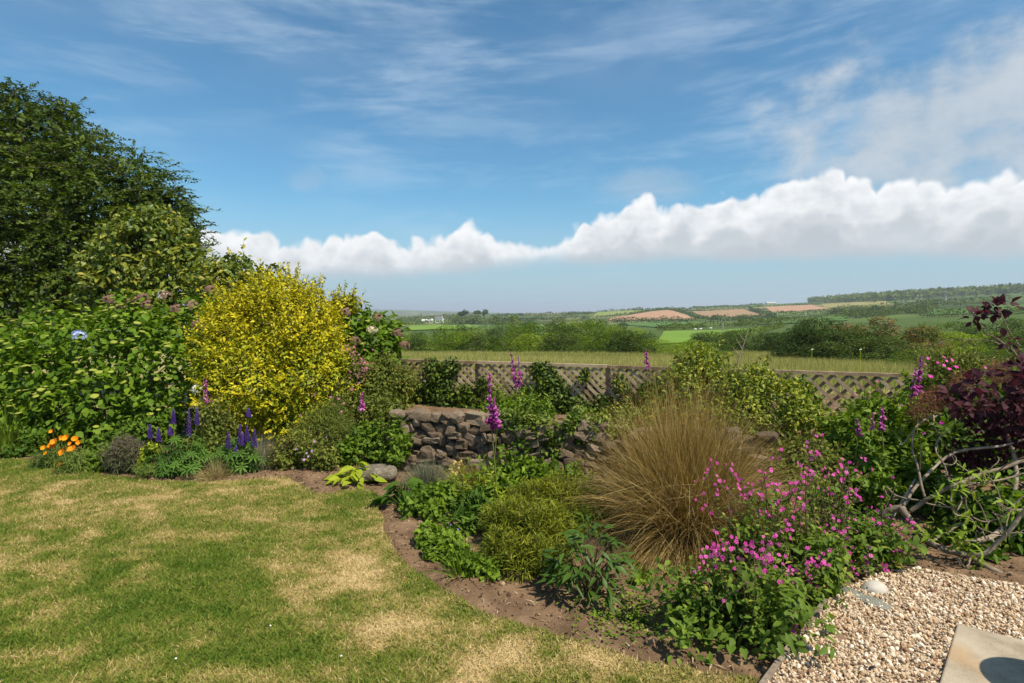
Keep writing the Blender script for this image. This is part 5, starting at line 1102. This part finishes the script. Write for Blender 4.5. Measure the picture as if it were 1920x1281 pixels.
# ------------------------------------------------------------------ small border plants
def sp(name, label, cat, mat, lobes, n, leaf, size, seed, **kw):
    c = np.mean(np.array(lobes)[:, :3], 0); kw.setdefault('shell', .75); kw.setdefault('r0', .008); return bush(name, label, cat, c, lobes, n, leaf, size, M[mat], seed, **kw)
def petals(t, spots, Y, mat, s, name='flower', n5=5):
    T5 = inst(leafT(.75, 2, .1, .2, .65), np.zeros((n5, 3)), frame(nrm(np.stack([np.cos(np.arange(n5) * 6.283 / n5), np.sin(np.arange(n5) * 6.283 / n5), np.full(n5, .25)], -1)), np.tile([[0, 0, 1.]], (n5, 1))), np.full(n5, .5), .5)[:2]
    me = MB().add(*T5).mesh(name, M[mat]); r = np.random.default_rng(len(spots))
    for px, py in spots:
        d = nrm(np.array([[r.normal(0, .4), -.8, .7 + r.normal(0, .3)]]))[0]; part(name, me, t, P(px, py, Y + r.uniform(-.1, .1)), frame(nrm(np.cross(d, [1, .2, .1])[None])[0], d), s * r.uniform(.8, 1.2))
sp('fern_plant', 'soft bright green feathery plant right of the poppies', 'plant', 'green', [Lb(185, 868, 6.1, 22), Lb(205, 855, 6.3, 20)], 1500, LEAFN, .05, 101)
sp('lavender', 'dusky purple lavender mound in the left border', 'lavender', 'lav', [Lb(235, 858, 6.05, 30), Lb(215, 862, 6.1, 22), Lb(256, 862, 6.0, 22), Lb(232, 838, 6.1, 18)], 4200, LEAFG, .055, 102, up=1.2, sh=(90, .07, 10, 2))
sp('grey_thyme', 'small grey-green tuft at the lawn edge left of the lupins', 'plant', 'poppyl', [Lb(265, 882, 5.75, 13), Lb(280, 880, 5.75, 10)], 900, LEAFG, .035, 103)
sp('box_sprig', 'small lime shrublet between the lavender and the lupins', 'shrub', 'lgreen', [Lb(283, 850, 6.0, 18), Lb(276, 868, 5.9, 15)], 900, LEAF2, .03, 104)
sp('dark_weeds', 'dark leafy weeds under the big hydrangea', 'weeds', 'dgreen', [Lb(235, 815, 6.8, 28), Lb(280, 805, 6.7, 28), Lb(190, 835, 6.7, 22), Lb(60, 835, 6.9, 26), Lb(20, 850, 6.7, 18)], 2000, LEAF2, .06, 105)
sp('rose_stems', 'tall thin leafy stems among the lupins below the white heads', 'plant', 'weed', [Lb(395, 790, 6.4, 30), Lb(400, 830, 6.2, 30), Lb(420, 800, 6.6, 24), Lb(370, 830, 6.3, 22)], 1500, LEAF2, .045, 106, sh=(40, .16, 8, 1.3))
t, *_ = sp('catmint', 'low grey-green catmint with lilac flowers right of the feather grass', 'plant', 'weed', [Lb(535, 855, 6.1, 30), Lb(580, 855, 6.1, 32), Lb(560, 830, 6.3, 26), Lb(615, 860, 6.0, 22)], 2600, LEAF2, .04, 107, sh=(50, .12, 8, 1.2)); petals(t, ((575, 850), (585, 846), (578, 856), (590, 828), (555, 842), (612, 820), (570, 862)), 5.85, 'lilacf', .03)
sp('bronze_fennel', 'hazy russet-green fennel in the tangled border', 'plant', 'weed', [Lb(605, 790, 6.7, 38), Lb(640, 815, 6.5, 34), Lb(575, 810, 6.6, 28), Lb(630, 780, 6.9, 30)], 7000, LEAFG, .06, 108, up=.8)
t, *_ = sp('tangled_shrub', 'tangled small-leaved shrub covering the bank left of the wall', 'shrub', 'weed', [Lb(660, 720, 7.6, 42), Lb(705, 725, 7.6, 44), Lb(740, 720, 7.7, 34), Lb(690, 770, 7.2, 46), Lb(735, 775, 7.0, 36), Lb(640, 750, 7.3, 34), Lb(720, 690, 7.8, 26), Lb(760, 715, 7.8, 26)], 9500, LEAF2, .042, 109, bump=.35, clump=4, sh=(110, .16, 10, 1.0)); petals(t, ((628, 758), (635, 748), (645, 756), (620, 745), (660, 730), (590, 740), (563, 779), (578, 803), (612, 790), (640, 772)), 6.7, 'pinkf', .035)
t, *_ = sp('valerian', 'dusky pink valerian heads beside the left end of the trellis', 'valerian', 'weed', [Lb(675, 690, 7.5, 22), Lb(685, 705, 7.5, 20), Lb(655, 665, 7.7, 18)], 700, LEAF2, .04, 110); r = np.random.default_rng(3); petals(t, [(q[0], q[1]) for q in np.concatenate([r.normal((681, 684), (9, 11), (34, 2)), r.normal((655, 660), (6, 7), (14, 2)), r.normal((672, 700), (7, 7), (12, 2))])], 7.3, 'pinkf', .028)
sp('herb_patch', 'mid green leafy herbs at the left foot of the wall', 'plant', 'green', [Lb(690, 830, 6.4, 36), Lb(730, 825, 6.3, 30), Lb(655, 850, 6.2, 28), Lb(720, 850, 6.2, 22), Lb(752, 835, 6.0, 20), Lb(748, 805, 6.15, 20), Lb(742, 860, 5.9, 16)], 2700, LEAF2, .058, 111, sh=(30, .15, 8, 1))
def broad(name, label, base, n, size, mat, seed, lf, spread=1.0, h=.15, cat='plant', tilt=.6):
    base = np.asarray(base, float).copy(); base[2] = T1(base[0], base[1]); t = thing(name, label, cat, base); r = np.random.default_rng(seed); a = r.uniform(0, 6.28, n); u = r.random(n) ** .7
    out = np.stack([np.cos(a), np.sin(a), a * 0], -1); pos = base + out * (spread * u * .8)[:, None] * .2 + np.stack([a * 0, a * 0, h * (1.15 - u * .8) * r.uniform(.6, 1.1, n)], -1); d = nrm(out + [0, 0, .15] + r.normal(0, .2, (n, 3)))
    me = [tmesh('leaf', lf, M[mat]), tmesh('leaf', (lf[0] * [1.15, 1, 1.3], lf[1]), M[mat])]; leafparts(t, 'leaf', pos, d, nrm(out * -.25 + [0, -.2, 1.] + r.normal(0, .25, (n, 3))), size * r.uniform(.7, 1.2, n), me); sm = MB()
    for p in pos: sm.add(*tube([base + (p - base) * [.25, .25, 0], (base + p) / 2, p], [.005, .004, .003], 4))
    sm.build('stalks', M[mat], t); return t
broad('hosta', 'yellow-green broad-leaved plant beside the flat boulder', G(668, 902), 60, .115, 'lgreen', 121, leafT(.6, 3, .25, .4), 1.35, .15)
broad('bergenia', 'dark green broad leathery leaves at the left tip of the centre bed', G(757, 945), 38, .135, 'dgreen', 122, leafT(.75, 3, .2, .5), 1.1, .24)
sp('bush_cherry', 'bushy bright green plant with small rounded leaves in the centre bed', 'plant', 'green', [Lb(800, 938, 4.95, 34), Lb(830, 935, 4.9, 34), Lb(775, 955, 4.85, 26), Lb(815, 965, 4.75, 26), Lb(845, 915, 5.0, 24)], 2000, LEAFW, .042, 123, clump=5)
t, *_ = sp('cream_heuchera', 'cream flowered plant beside the brown thin grass', 'plant', 'yellowf', [Lb(852, 880, 5.15, 9), Lb(857, 896, 5.1, 11), Lb(848, 903, 5.1, 10), Lb(862, 908, 5.1, 8), Lb(858, 870, 5.2, 7)], 420, LEAFR, .026, 124)
sp('dark_peony', 'dark blue-green divided foliage left of the bright heath', 'plant', 'dgreen', [Lb(880, 955, 4.75, 34), Lb(905, 965, 4.7, 28), Lb(870, 985, 4.6, 26), Lb(900, 935, 4.8, 24)], 900, LEAFN, .085, 125, up=.9)
sp('cranesbill', 'pale green small-leaved cranesbill at the bed front', 'plant', 'green', [Lb(805, 1010, 4.4, 28), Lb(840, 1020, 4.35, 28), Lb(815, 1035, 4.25, 22), Lb(860, 1045, 4.2, 26), Lb(890, 1065, 4.05, 24), Lb(920, 1075, 4.0, 20)], 2900, LEAFW, .036, 126, clump=5)
r = np.random.default_rng(9); b = G(868, 1068); b[2] = T1(b[0], b[1])
for o in bpy.data.objects:
    if o.name.startswith('strap_leaf_plant'): petals(o, ((845, 984), (852, 990), (840, 990), (858, 993)), 4.15, 'bluef', .022)
hb = [Lb(960, 995, 4.5, 52), Lb(1010, 1005, 4.45, 58), Lb(1052, 960, 4.65, 42), Lb(995, 950, 4.75, 42), Lb(940, 1035, 4.3, 36), Lb(1020, 1055, 4.2, 38), Lb(1085, 940, 4.75, 32), Lb(975, 1060, 4.2, 36), Lb(1050, 1075, 4.1, 24), Lb(1040, 925, 4.85, 30), Lb(1060, 1020, 4.4, 36), Lb(930, 985, 4.5, 30)]
sp('heath', 'bright green fine-needled heath mound in the centre bed', 'heath', 'heath', hb, 15000, LEAFG, .06, 127, shell=.5, up=1.5, droop=-.6, clump=4, sh=(420, .07, 16, 1.8), r0=.012)
sp('toadflax', 'leafy mixed growth between the stone wall and the heath', 'plant', 'green', [Lb(930, 900, 5.2, 30), Lb(975, 890, 5.3, 34), Lb(1010, 905, 5.2, 28), Lb(960, 925, 5.0, 26), Lb(1035, 890, 5.3, 20), Lb(900, 905, 5.15, 18)], 1500, LEAF2, .07, 128, sh=(30, .16, 8, 1.2))
sp('sorrel', 'mid green leafy filler left of the golden grass', 'plant', 'green', [Lb(1095, 985, 4.4, 30), Lb(1130, 960, 4.5, 24), Lb(1075, 905, 5.0, 24), Lb(1110, 930, 4.7, 20)], 1700, LEAFN, .06, 136, sh=(40, .12, 8, 1.2))
sp('spurge', 'yellowish leafy clump behind the bushy bright green plant', 'plant', 'lgreen', [Lb(880, 925, 4.95, 22), Lb(905, 915, 5.0, 20), Lb(940, 945, 4.8, 22)], 900, LEAFN, .055, 137, sh=(30, .1, 8, 1.3))
bf = G(1015, 930); broad('burdock', 'large soft leaves at the foot of the stone wall', P(985, 905, 5.2), 16, .17, 'green', 129, leafT(.55, 3, .2, .4), 1.2, .26)
M['peony'] = leafmat('peony_leaf', [(0, (.014, .036, .007)), (.5, (.028, .066, .012)), (1, (.055, .10, .016))], .4, .4, .15)
b = G(1105, 1100); b[2] = T1(b[0], b[1]); t = thing('peony', 'dark glossy peony clump at the front of the bed', 'peony', b); r = np.random.default_rng(131); n = 64; a = r.uniform(0, 6.28, n); u = r.random(n) ** .55; out = np.stack([np.cos(a), np.sin(a), a * 0], -1)
pos = b + out * (.24 * u)[:, None] + np.stack([a * 0, a * 0, (.14 + .27 * (1 - u ** 2)) * r.uniform(.55, 1.1, n)], -1); sm = MB(); me = [tmesh('leaf', leafT(.26, 3, .3, .45), M['peony']), tmesh('leaf', leafT(.30, 3, .2, .3), M['peony'])]
for i in range(n):
    sm.add(*tube(spline([b + out[i] * .07 * u[i], (b + pos[i]) / 2 + [0, 0, .03], pos[i]], 6), .003, 4)); m = 3; az = a[i] + np.linspace(-.9, .9, m) + r.normal(0, .35, m); d = np.stack([np.cos(az), np.sin(az), np.full(m, .1) + r.normal(0, .35, m)], -1)
    leafparts(t, 'leaf', np.repeat(pos[i][None], m, 0) + d * .01, nrm(d), nrm(np.tile([[0, -.15, 1.]], (m, 1)) + r.normal(0, .25, (m, 3))), r.uniform(.07, .125, m), me)
sm.build('stems', M['stem'], t)
sp('columbine', 'slender columbine with lobed leaves between peony and campion', 'plant', 'green', [Lb(1190, 1060, 3.85, 10), Lb(1196, 1085, 3.75, 14), Lb(1215, 1080, 3.75, 10), Lb(1185, 1028, 3.95, 8)], 130, LEAFW, .04, 132)
r = np.random.default_rng(141); n = 900; q = r.uniform(0, 1, (n, 2)); xs = G(1180, 1145); pos = np.stack([xs[0] + r.normal(0, .16, n), xs[1] + r.normal(0, .14, n)], -1); pos = np.column_stack([pos, T(pos[:, 0], pos[:, 1]) + r.uniform(0, .03, n)])
tag(MB().add(*inst(LEAFW, pos, frame(nrm(randdir(n, r) * [1, 1, .2]), nrm([0, 0, 1] + r.normal(0, .3, (n, 3)))), r.uniform(.012, .028, n), r.random(n))).build('seedling_weeds', M['green']), 'low green seedling weeds on the bare soil below the peony', 'weeds', kind='stuff')

# ------------------------------------------------------------------ campion
NOTCH = []
for k in range(5):
    a0 = k * 2 * math.pi / 5; ca, sa = math.cos(a0), math.sin(a0); ptl = np.array([(0, .04, 0), (.13, .26, .05), (.17, .48, .02), (.05, .40, .03), (-.05, .40, .03), (-.17, .48, .02), (-.13, .26, .05)])
    NOTCH.append(np.stack([ptl[:, 0] * ca - ptl[:, 1] * sa, ptl[:, 0] * sa + ptl[:, 1] * ca, ptl[:, 2]], -1))
CF_V = np.concatenate(NOTCH); CF_F = np.concatenate([np.array([(0, 1, 3), (1, 2, 3), (0, 3, 4), (0, 4, 6), (4, 5, 6)]) + 7 * k for k in range(5)])
CAMF = MB().add(CF_V, CF_F).mesh('flower', M['campion']); CALY = tmesh('bud', (ICO0[0] * [.28, .28, .5], ICO0[1]), M['pinkf'])
M['campl'] = leafmat('campion_leaf', [(0, (.04, .075, .012)), (.5, (.10, .165, .02)), (.85, (.18, .25, .03)), (1, (.32, .30, .06))], .5, .3, .32)
LF_CAMP = [tmesh('leaf', LEAF2, M['campl']), tmesh('leaf', leafT(.5, 2, .3, .4), M['campl'])]
def campion(label, bpx, tops, seed, nfl, H=None, spread=.17, nleaf=520):
    b = G(*bpx); b[2] = T1(b[0], b[1]); t = thing('campion', label, 'campion', b, 'pink campions by the gravel'); r = np.random.default_rng(seed); sm = MB(); lm = MB(); fl_ = 0
    for k in range(nfl // 2 + 3):
        tp = tops[r.integers(len(tops))]; Yt = b[1] + r.uniform(-.22, .25); e = P(tp[0] + r.normal(0, 24), tp[1] + r.normal(0, 24), Yt); e[2] = max(e[2], b[2] + .12)
        s = b + np.array([r.normal(0, .09), r.normal(0, .09), 0]); path = spline([s, s + (e - s) * [.3, .3, .5] + r.normal(0, .02, 3), e], 10); sm.add(*tube(path, np.linspace(.004, .002, 10), 3, r.random()))
        m = 13; u = r.integers(1, 9, m); q = path[u]; dd = nrm(randdir(m, r) * [1, 1, .35] + [0, 0, .15]); lm.add(*inst(LEAF2, q, frame(dd, nrm([0, 0, 1] + r.normal(0, .3, (m, 3)))), .055 * (1.2 - u / 11) * r.uniform(.7, 1.3, m), r.random(m)))
        for j in range(r.integers(1, 5)):
            f = e + r.normal(0, .026, 3); d = nrm(np.array([[r.normal(0, .45), -.75, .55 + r.normal(0, .4)]]))[0]; sm.add(*tube([path[-2], f], .0016, 3))
            R3 = frame(nrm(np.cross(d, [1, .3, .2])[None])[0], d); part('flower', CAMF, t, f, R3, r.uniform(.018, .030)); fl_ += 1
            if r.random() < .35: part('bud', CALY, t, f - d * .012 + r.normal(0, .012, 3), R3, .014)
    lob = [(b[0] + r.normal(0, spread * .6), b[1] + r.normal(0, spread * .6), b[2] + r.uniform(.06, .26 + .22 * (seed in (155, 156, 157))), spread * .75, spread * .75, .14) for _ in range(7)]
    leaves(lm, lob, int(nleaf * 1.15), LEAF2, .047, seed, shell=.9, minz=.0, up=1.0); lm.build('foliage', M['campl'], t); sm.build('stems', M['stem'], t)
    p, d, nor, rv, nn = leafpos(lob, 24, shell=.1, seed=seed + 5, minz=.02, up=1.2); leafparts(t, 'leaf', p, d, nor, r.uniform(.05, .082, len(p)), LF_CAMP)
campion('campion at the left front of the pink drift, next to bare soil', (1320, 1165), [(1300, 1090), (1320, 1115), (1340, 1060), (1365, 1030), (1330, 1130)], 151, 14, nleaf=450)
campion('campion at the front with the densest bright pink heads', (1372, 1178), [(1365, 1025), (1385, 1010), (1425, 1030), (1440, 1025), (1385, 1065), (1430, 1070), (1375, 1125)], 152, 48)
campion('campion at the front corner beside the timber edging', (1432, 1158), [(1430, 1035), (1520, 1050), (1450, 1045), (1500, 1090), (1470, 1060), (1445, 1020)], 153, 40)
campion('campion leaning over the white cobble on the gravel', (1525, 1105), [(1520, 1045), (1580, 1035), (1605, 1015), (1570, 1080), (1640, 1065), (1610, 1040)], 154, 26)
campion('tall campion against the right side of the golden grass', (1420, 1085), [(1395, 895), (1430, 900), (1410, 930), (1345, 850), (1330, 885), (1465, 870), (1440, 945), (1345, 930)], 155, 56)
campion('tall campion in the middle of the pink drift', (1490, 1075), [(1470, 890), (1475, 930), (1490, 940), (1525, 910), (1500, 990), (1460, 985), (1490, 1000)], 156, 60)
campion('tall campion at the back right of the pink drift', (1570, 1050), [(1510, 860), (1540, 880), (1570, 870), (1585, 890), (1600, 930), (1530, 970), (1610, 950), (1630, 905)], 157, 66)
campion('campion at the right end of the drift beneath the twisted branches', (1650, 1050), [(1660, 1000), (1665, 1010), (1700, 1035), (1675, 985), (1605, 970), (1650, 905), (1690, 1050)], 158, 34)
campion('small campion fallen over the timber edging', (1470, 1228), [(1480, 1215), (1492, 1222)], 159, 3, nleaf=90, spread=.1)
broad('dock', 'broad-leaved dock with yellowing leaves on the soil left of the edging', G(1380, 1215), 26, .075, 'campl', 160, leafT(.6, 3, .25, .4), .7, .12)
# ------------------------------------------------------------------ right side greens
sp('mint', 'low green leafy patch behind the pink drift, right of the golden grass', 'plant', 'weed', [Lb(1480, 860, 5.0, 34), Lb(1520, 850, 5.1, 36), Lb(1550, 880, 4.8, 32), Lb(1490, 900, 4.7, 30), Lb(1450, 880, 4.9, 24), Lb(1530, 920, 4.6, 28)], 3200, LEAF2, .045, 175, sh=(60, .14, 9, 1.2))
tuft('straw_tuft', 'flopped straw coloured grass right of the golden grass', G(1455, 935), 900, .42, .0038, 1.3, .5, 'straw', 176, .18)
rg = [Lb(1590, 820, 5.3, 45), Lb(1640, 790, 5.5, 45), Lb(1690, 780, 5.6, 40), Lb(1620, 880, 5.0, 46), Lb(1680, 850, 5.2, 48), Lb(1560, 860, 5.2, 34), Lb(1710, 900, 4.9, 40), Lb(1650, 930, 4.7, 40), Lb(1740, 740, 5.9, 36), Lb(1580, 910, 4.8, 34)]
t, *_ = sp('leafy_thicket', 'thicket of mid green leafy plants below the right trellis panel', 'plants', 'green', rg, 10500, LEAF2, .062, 171, r0=.012, clump=4, sh=(120, .2, 9, 1.4)); petals(t, ((1630, 735), (1645, 715), (1605, 740), (1660, 785), (1640, 775), (1690, 760)), 4.9, 'pinkf', .03)
sp('dark_thicket', 'deep shaded greenery behind the twisted smoke bush branches', 'plants', 'dgreen', [Lb(1780, 860, 5.3, 85), Lb(1860, 880, 5.2, 95), Lb(1950, 850, 5.2, 105), Lb(1790, 960, 4.9, 62), Lb(1890, 990, 4.8, 72), Lb(1740, 940, 5.0, 50), Lb(1970, 980, 4.8, 80), Lb(1830, 770, 5.7, 70), Lb(1910, 760, 5.8, 80), Lb(1760, 1010, 4.4, 30), Lb(1850, 1040, 4.2, 26), Lb(2080, 860, 5.2, 110), Lb(2090, 980, 4.6, 80), Lb(2200, 900, 5.0, 120), Lb(2330, 900, 5.0, 120), Lb(2060, 760, 5.8, 80)], 20000, LEAF2, .07, 172, r0=.02, clump=3, sh=(60, .2, 8, 1))
sp('red_haze', 'russet seed-haze of spent flowers left of the purple leaves', 'plant', 'smoke', [Lb(1735, 760, 5.0, 26), Lb(1755, 745, 5.0, 22), Lb(1720, 775, 5.0, 18), Lb(1840, 755, 4.5, 22), Lb(1870, 700, 4.6, 26), Lb(1800, 715, 4.9, 20)], 3600, LEAFG, .035, 173)
t, *_ = sp('mallow', 'pink-flowered wild growth above the right end of the trellis', 'plant', 'weed', [Lb(1770, 690, 5.6, 30), Lb(1800, 700, 5.5, 34), Lb(1750, 710, 5.6, 26), Lb(1830, 690, 5.6, 26)], 1100, LEAF2, .035, 174, sh=(70, .16, 7, 1.4)); petals(t, ((1740, 672), (1735, 683), (1770, 670), (1775, 677), (1785, 675), (1758, 680), (1848, 690), (1745, 706), (1780, 692), (1793, 688), (1770, 685), (1732, 812), (1836, 808), (1815, 765), (1765, 793), (1875, 765), (1880, 755), (1820, 785)), 4.7, 'campion', .035)

# ------------------------------------------------------------------ smoke bush with twisted branches
def smokebush():
    b = G(1652, 1012); b[2] = T1(b[0], b[1]); t = thing('smoke_bush', 'purple-leaved smoke bush with pale twisted bare branches at the right edge', 'smoke bush', b); r = np.random.default_rng(181)
    br = [([(1645, 1015, 4.25), (1650, 975, 4.2), (1672, 955, 4.15), (1698, 955, 4.1)], .036, .030),
          ([(1690, 952, 4.1), (1715, 985, 4.0), (1745, 1015, 3.9), (1785, 1035, 3.8), (1820, 1045, 3.75), (1860, 1068, 3.65), (1905, 1088, 3.55), (1960, 1110, 3.4)], .030, .018),
          ([(1822, 1042, 3.75), (1850, 1035, 3.7), (1885, 1005, 3.65), (1925, 955, 3.6), (1970, 930, 3.55)], .020, .014),
          ([(1708, 957, 4.05), (1745, 935, 4.0), (1785, 912, 3.95), (1840, 890, 3.95), (1885, 876, 3.95), (1960, 850, 3.95)], .018, .014),
          ([(1695, 948, 4.1), (1720, 910, 4.15), (1765, 865, 4.25), (1800, 847, 4.3), (1850, 840, 4.3), (1930, 825, 4.3)], .014, .011),
          ([(1733, 935, 4.0), (1722, 885, 4.1), (1711, 840, 4.2), (1715, 805, 4.25), (1738, 785, 4.3), (1765, 776, 4.35)], .012, .006),
          ([(1780, 905, 3.95), (1768, 870, 4.0), (1755, 845, 4.05), (1758, 825, 4.1), (1780, 807, 4.15)], .008, .004),
          ([(1662, 912, 4.2), (1678, 930, 4.15), (1705, 935, 4.1), (1745, 948, 4.05), (1790, 955, 4.0)], .009, .006),
          ([(1790, 915, 3.9), (1782, 940, 3.88), (1790, 965, 3.85), (1815, 970, 3.85), (1835, 990, 3.8), (1848, 1010, 3.75)], .008, .006),
          ([(1810, 925, 3.9), (1815, 960, 3.9), (1850, 978, 3.85), (1880, 965, 3.8), (1905, 940, 3.75), (1950, 915, 3.7)], .008, .005),
          ([(1820, 1045, 3.75), (1815, 1060, 3.7), (1808, 1064, 3.68), (1799, 1050, 3.66)], .009, .005),
          ([(1808, 912, 3.95), (1850, 905, 3.95), (1900, 892, 4.0), (1960, 880, 4.0)], .010, .007),
          ([(1830, 1015, 3.8), (1870, 1000, 3.95), (1890, 970, 4.1), (1905, 905, 4.25), (1900, 850, 4.35), (1885, 800, 4.4), (1905, 730, 4.45), (1920, 660, 4.45)], .022, .014),
          ([(1920, 700, 4.45), (1900, 660, 4.4), (1870, 635, 4.4), (1845, 625, 4.35), (1828, 602, 4.3)], .009, .004),
          ([(1912, 650, 4.45), (1895, 625, 4.4), (1880, 595, 4.35)], .007, .004),
          ([(1895, 655, 4.4), (1860, 640, 4.4), (1800, 636, 4.5), (1770, 640, 4.55), (1742, 655, 4.6)], .006, .003),
          ([(1925, 735, 4.3), (1870, 748, 4.2), (1825, 757, 4.1)], .007, .005),
          ([(1670, 975, 4.15), (1700, 925, 4.3), (1716, 898, 4.4)], .013, .009),
          ([(1740, 1020, 3.95), (1790, 990, 4.15), (1830, 960, 4.3)], .012, .008)]
    for pts, r0, r1 in br:
        path = spline([P(*p) for p in pts], 6 * len(pts)); path = path + (fbm(path * 9, 3, 7)[:, None] - .5) * .03; rad = np.linspace(r0, r1, len(path)) * (1 + .3 * (fbm(path * 14, 2, 3) - .5))
        MB().add(*tube(path, rad * .8, 8)).build('branch', M['cbark'], t)
    for k in range(30):
        pts, r0, r1 = br[r.integers(1, 13)]; q = pts[r.integers(0, len(pts))]; s = P(*q); e_ = s + np.array([r.normal(0, .13), r.normal(0, .1), r.normal(.06, .12)]); 
        MB().add(*tube(spline([s, (s + e_) / 2 + r.normal(0, .03, 3), e_, e_ + r.normal(0, .05, 3)], 9), np.linspace(.0055, .002, 9), 5)).build('twig', M['cbark'], t)
    lm = [tmesh('leaf', leafT(.72, 3, .18, .3, .55), M['cotinus']), tmesh('leaf', leafT(.62, 3, .25, .45, .55), M['cotinus'])]
    cl = [(1828, 598, 4.3, 22), (1845, 590, 4.3, 14), (1868, 580, 4.3, 22), (1890, 575, 4.3, 18), (1860, 572, 4.3, 14), (1888, 640, 4.35, 20), (1815, 725, 4.1, 40), (1850, 715, 4.15, 36), (1790, 745, 4.05, 30), (1880, 740, 4.1, 45), (1915, 720, 4.15, 45), (1830, 760, 4.0, 30), (1900, 700, 4.3, 40), (1925, 690, 4.3, 36), (1800, 765, 4.0, 20), (1930, 760, 4.1, 50), (1960, 730, 4.1, 60)]
    for px, py, Y, rp in cl:
        n = max(13, int(rp * .8)); c = P(px, py, Y); d = randdir(n, r); pos = c + d * (rp * .45 / FPX * Y); leafparts(t, 'leaf', pos, nrm(d + [0, -.1, .1]), nrm(d * .2 + [0, -.35, .9] + r.normal(0, .35, (n, 3))), r.uniform(.055, .092, n) * (.9 if rp < 24 else 1), lm)
    mb = MB(); leaves(mb, [Lb(1880, 790, 4.5, 60), Lb(1930, 790, 4.4, 70), Lb(1900, 730, 4.5, 55), Lb(1840, 770, 4.5, 30), Lb(1800, 850, 4.6, 22), Lb(1840, 860, 4.6, 30)], 900, LEAF2, .07, 182, shell=.8); mb.build('inner_foliage', M['cotinus'], t)
    mb = MB()
    for px, py, Y in ((1815, 890, 3.9), (1800, 915, 3.85), (1805, 1000, 3.75), (1820, 980, 3.75), (1830, 1030, 3.7), (1760, 930, 3.95), (1900, 950, 3.65), (1810, 1030, 3.72), (1745, 1000, 3.85), (1850, 900, 3.9)):
        n = 16; c = P(px, py, Y - .03); mb.add(*inst(LEAFN, c + r.normal(0, .035, (n, 3)), frame(randdir(n, r), nrm([0, -.4, 1] + r.normal(0, .3, (n, 3)))), r.uniform(.05, .09, n), .6 + .4 * r.random(n)))
    o_ = mb.build('young_shoots', M['green'], t); o_['kind'] = 'stuff'
smokebush()

# ------------------------------------------------------------------ soil litter
r = np.random.default_rng(191); n = 26000; x_ = r.uniform(-4.6, 3.4, n); y_ = r.uniform(2.4, 6.9, n); ok = ~inpoly(x_, y_, LAWN) & ~inpoly(x_, y_, GRAV); x_, y_ = x_[ok], y_[ok]; n = len(x_); z_ = soilz(x_, y_) + .004
mb = MB(); k = r.random(n) < .45; m = k.sum(); b = np.stack([x_, y_, z_], -1)
mb.add(*inst(LEAFG, b[k], frame(nrm(randdir(m, r) * [1, 1, .15]), np.tile([[0, 0, 1.]], (m, 1))), r.uniform(.02, .08, m), r.random(m)))
tag(mb.build('soil_litter', M['litter']), 'straw, dead stalks and leaf scraps on the bare soil', 'litter', kind='stuff')
k = ~k; m = k.sum(); tag(MB().add(*inst(ICO0, b[k], frame(randdir(m, r), randdir(m, r)), r.lognormal(math.log(.006), .5, m), r.random(m))).build('soil_clods', M['soil'], smooth=False), 'crumbs and clods of brown soil on the bed', 'soil', kind='stuff')

# ------------------------------------------------------------------ air
mb = MB(); boxmesh(mb, (0, 8500, 10), (21000, 0, 0), (0, 11500, 0), (0, 0, 75)); hz = mb.mesh('haze', bpy.data.materials.new('haze_air'))
hm = hz.materials[0]; hm.use_nodes = True; tt = NT(hm.node_tree); tt.n.clear(); o_ = tt.new('ShaderNodeOutputMaterial'); v = tt.new('ShaderNodeVolumePrincipled')
v.inputs['Color'].default_value = (.80, .88, 1.0, 1); v.inputs['Density'].default_value = .00019; v.inputs['Anisotropy'].default_value = .2; tt.l.new(v.outputs[0], o_.inputs['Volume'])
ho = bpy.data.objects.new('haze', hz); col.objects.link(ho); ho['kind'] = 'stuff'
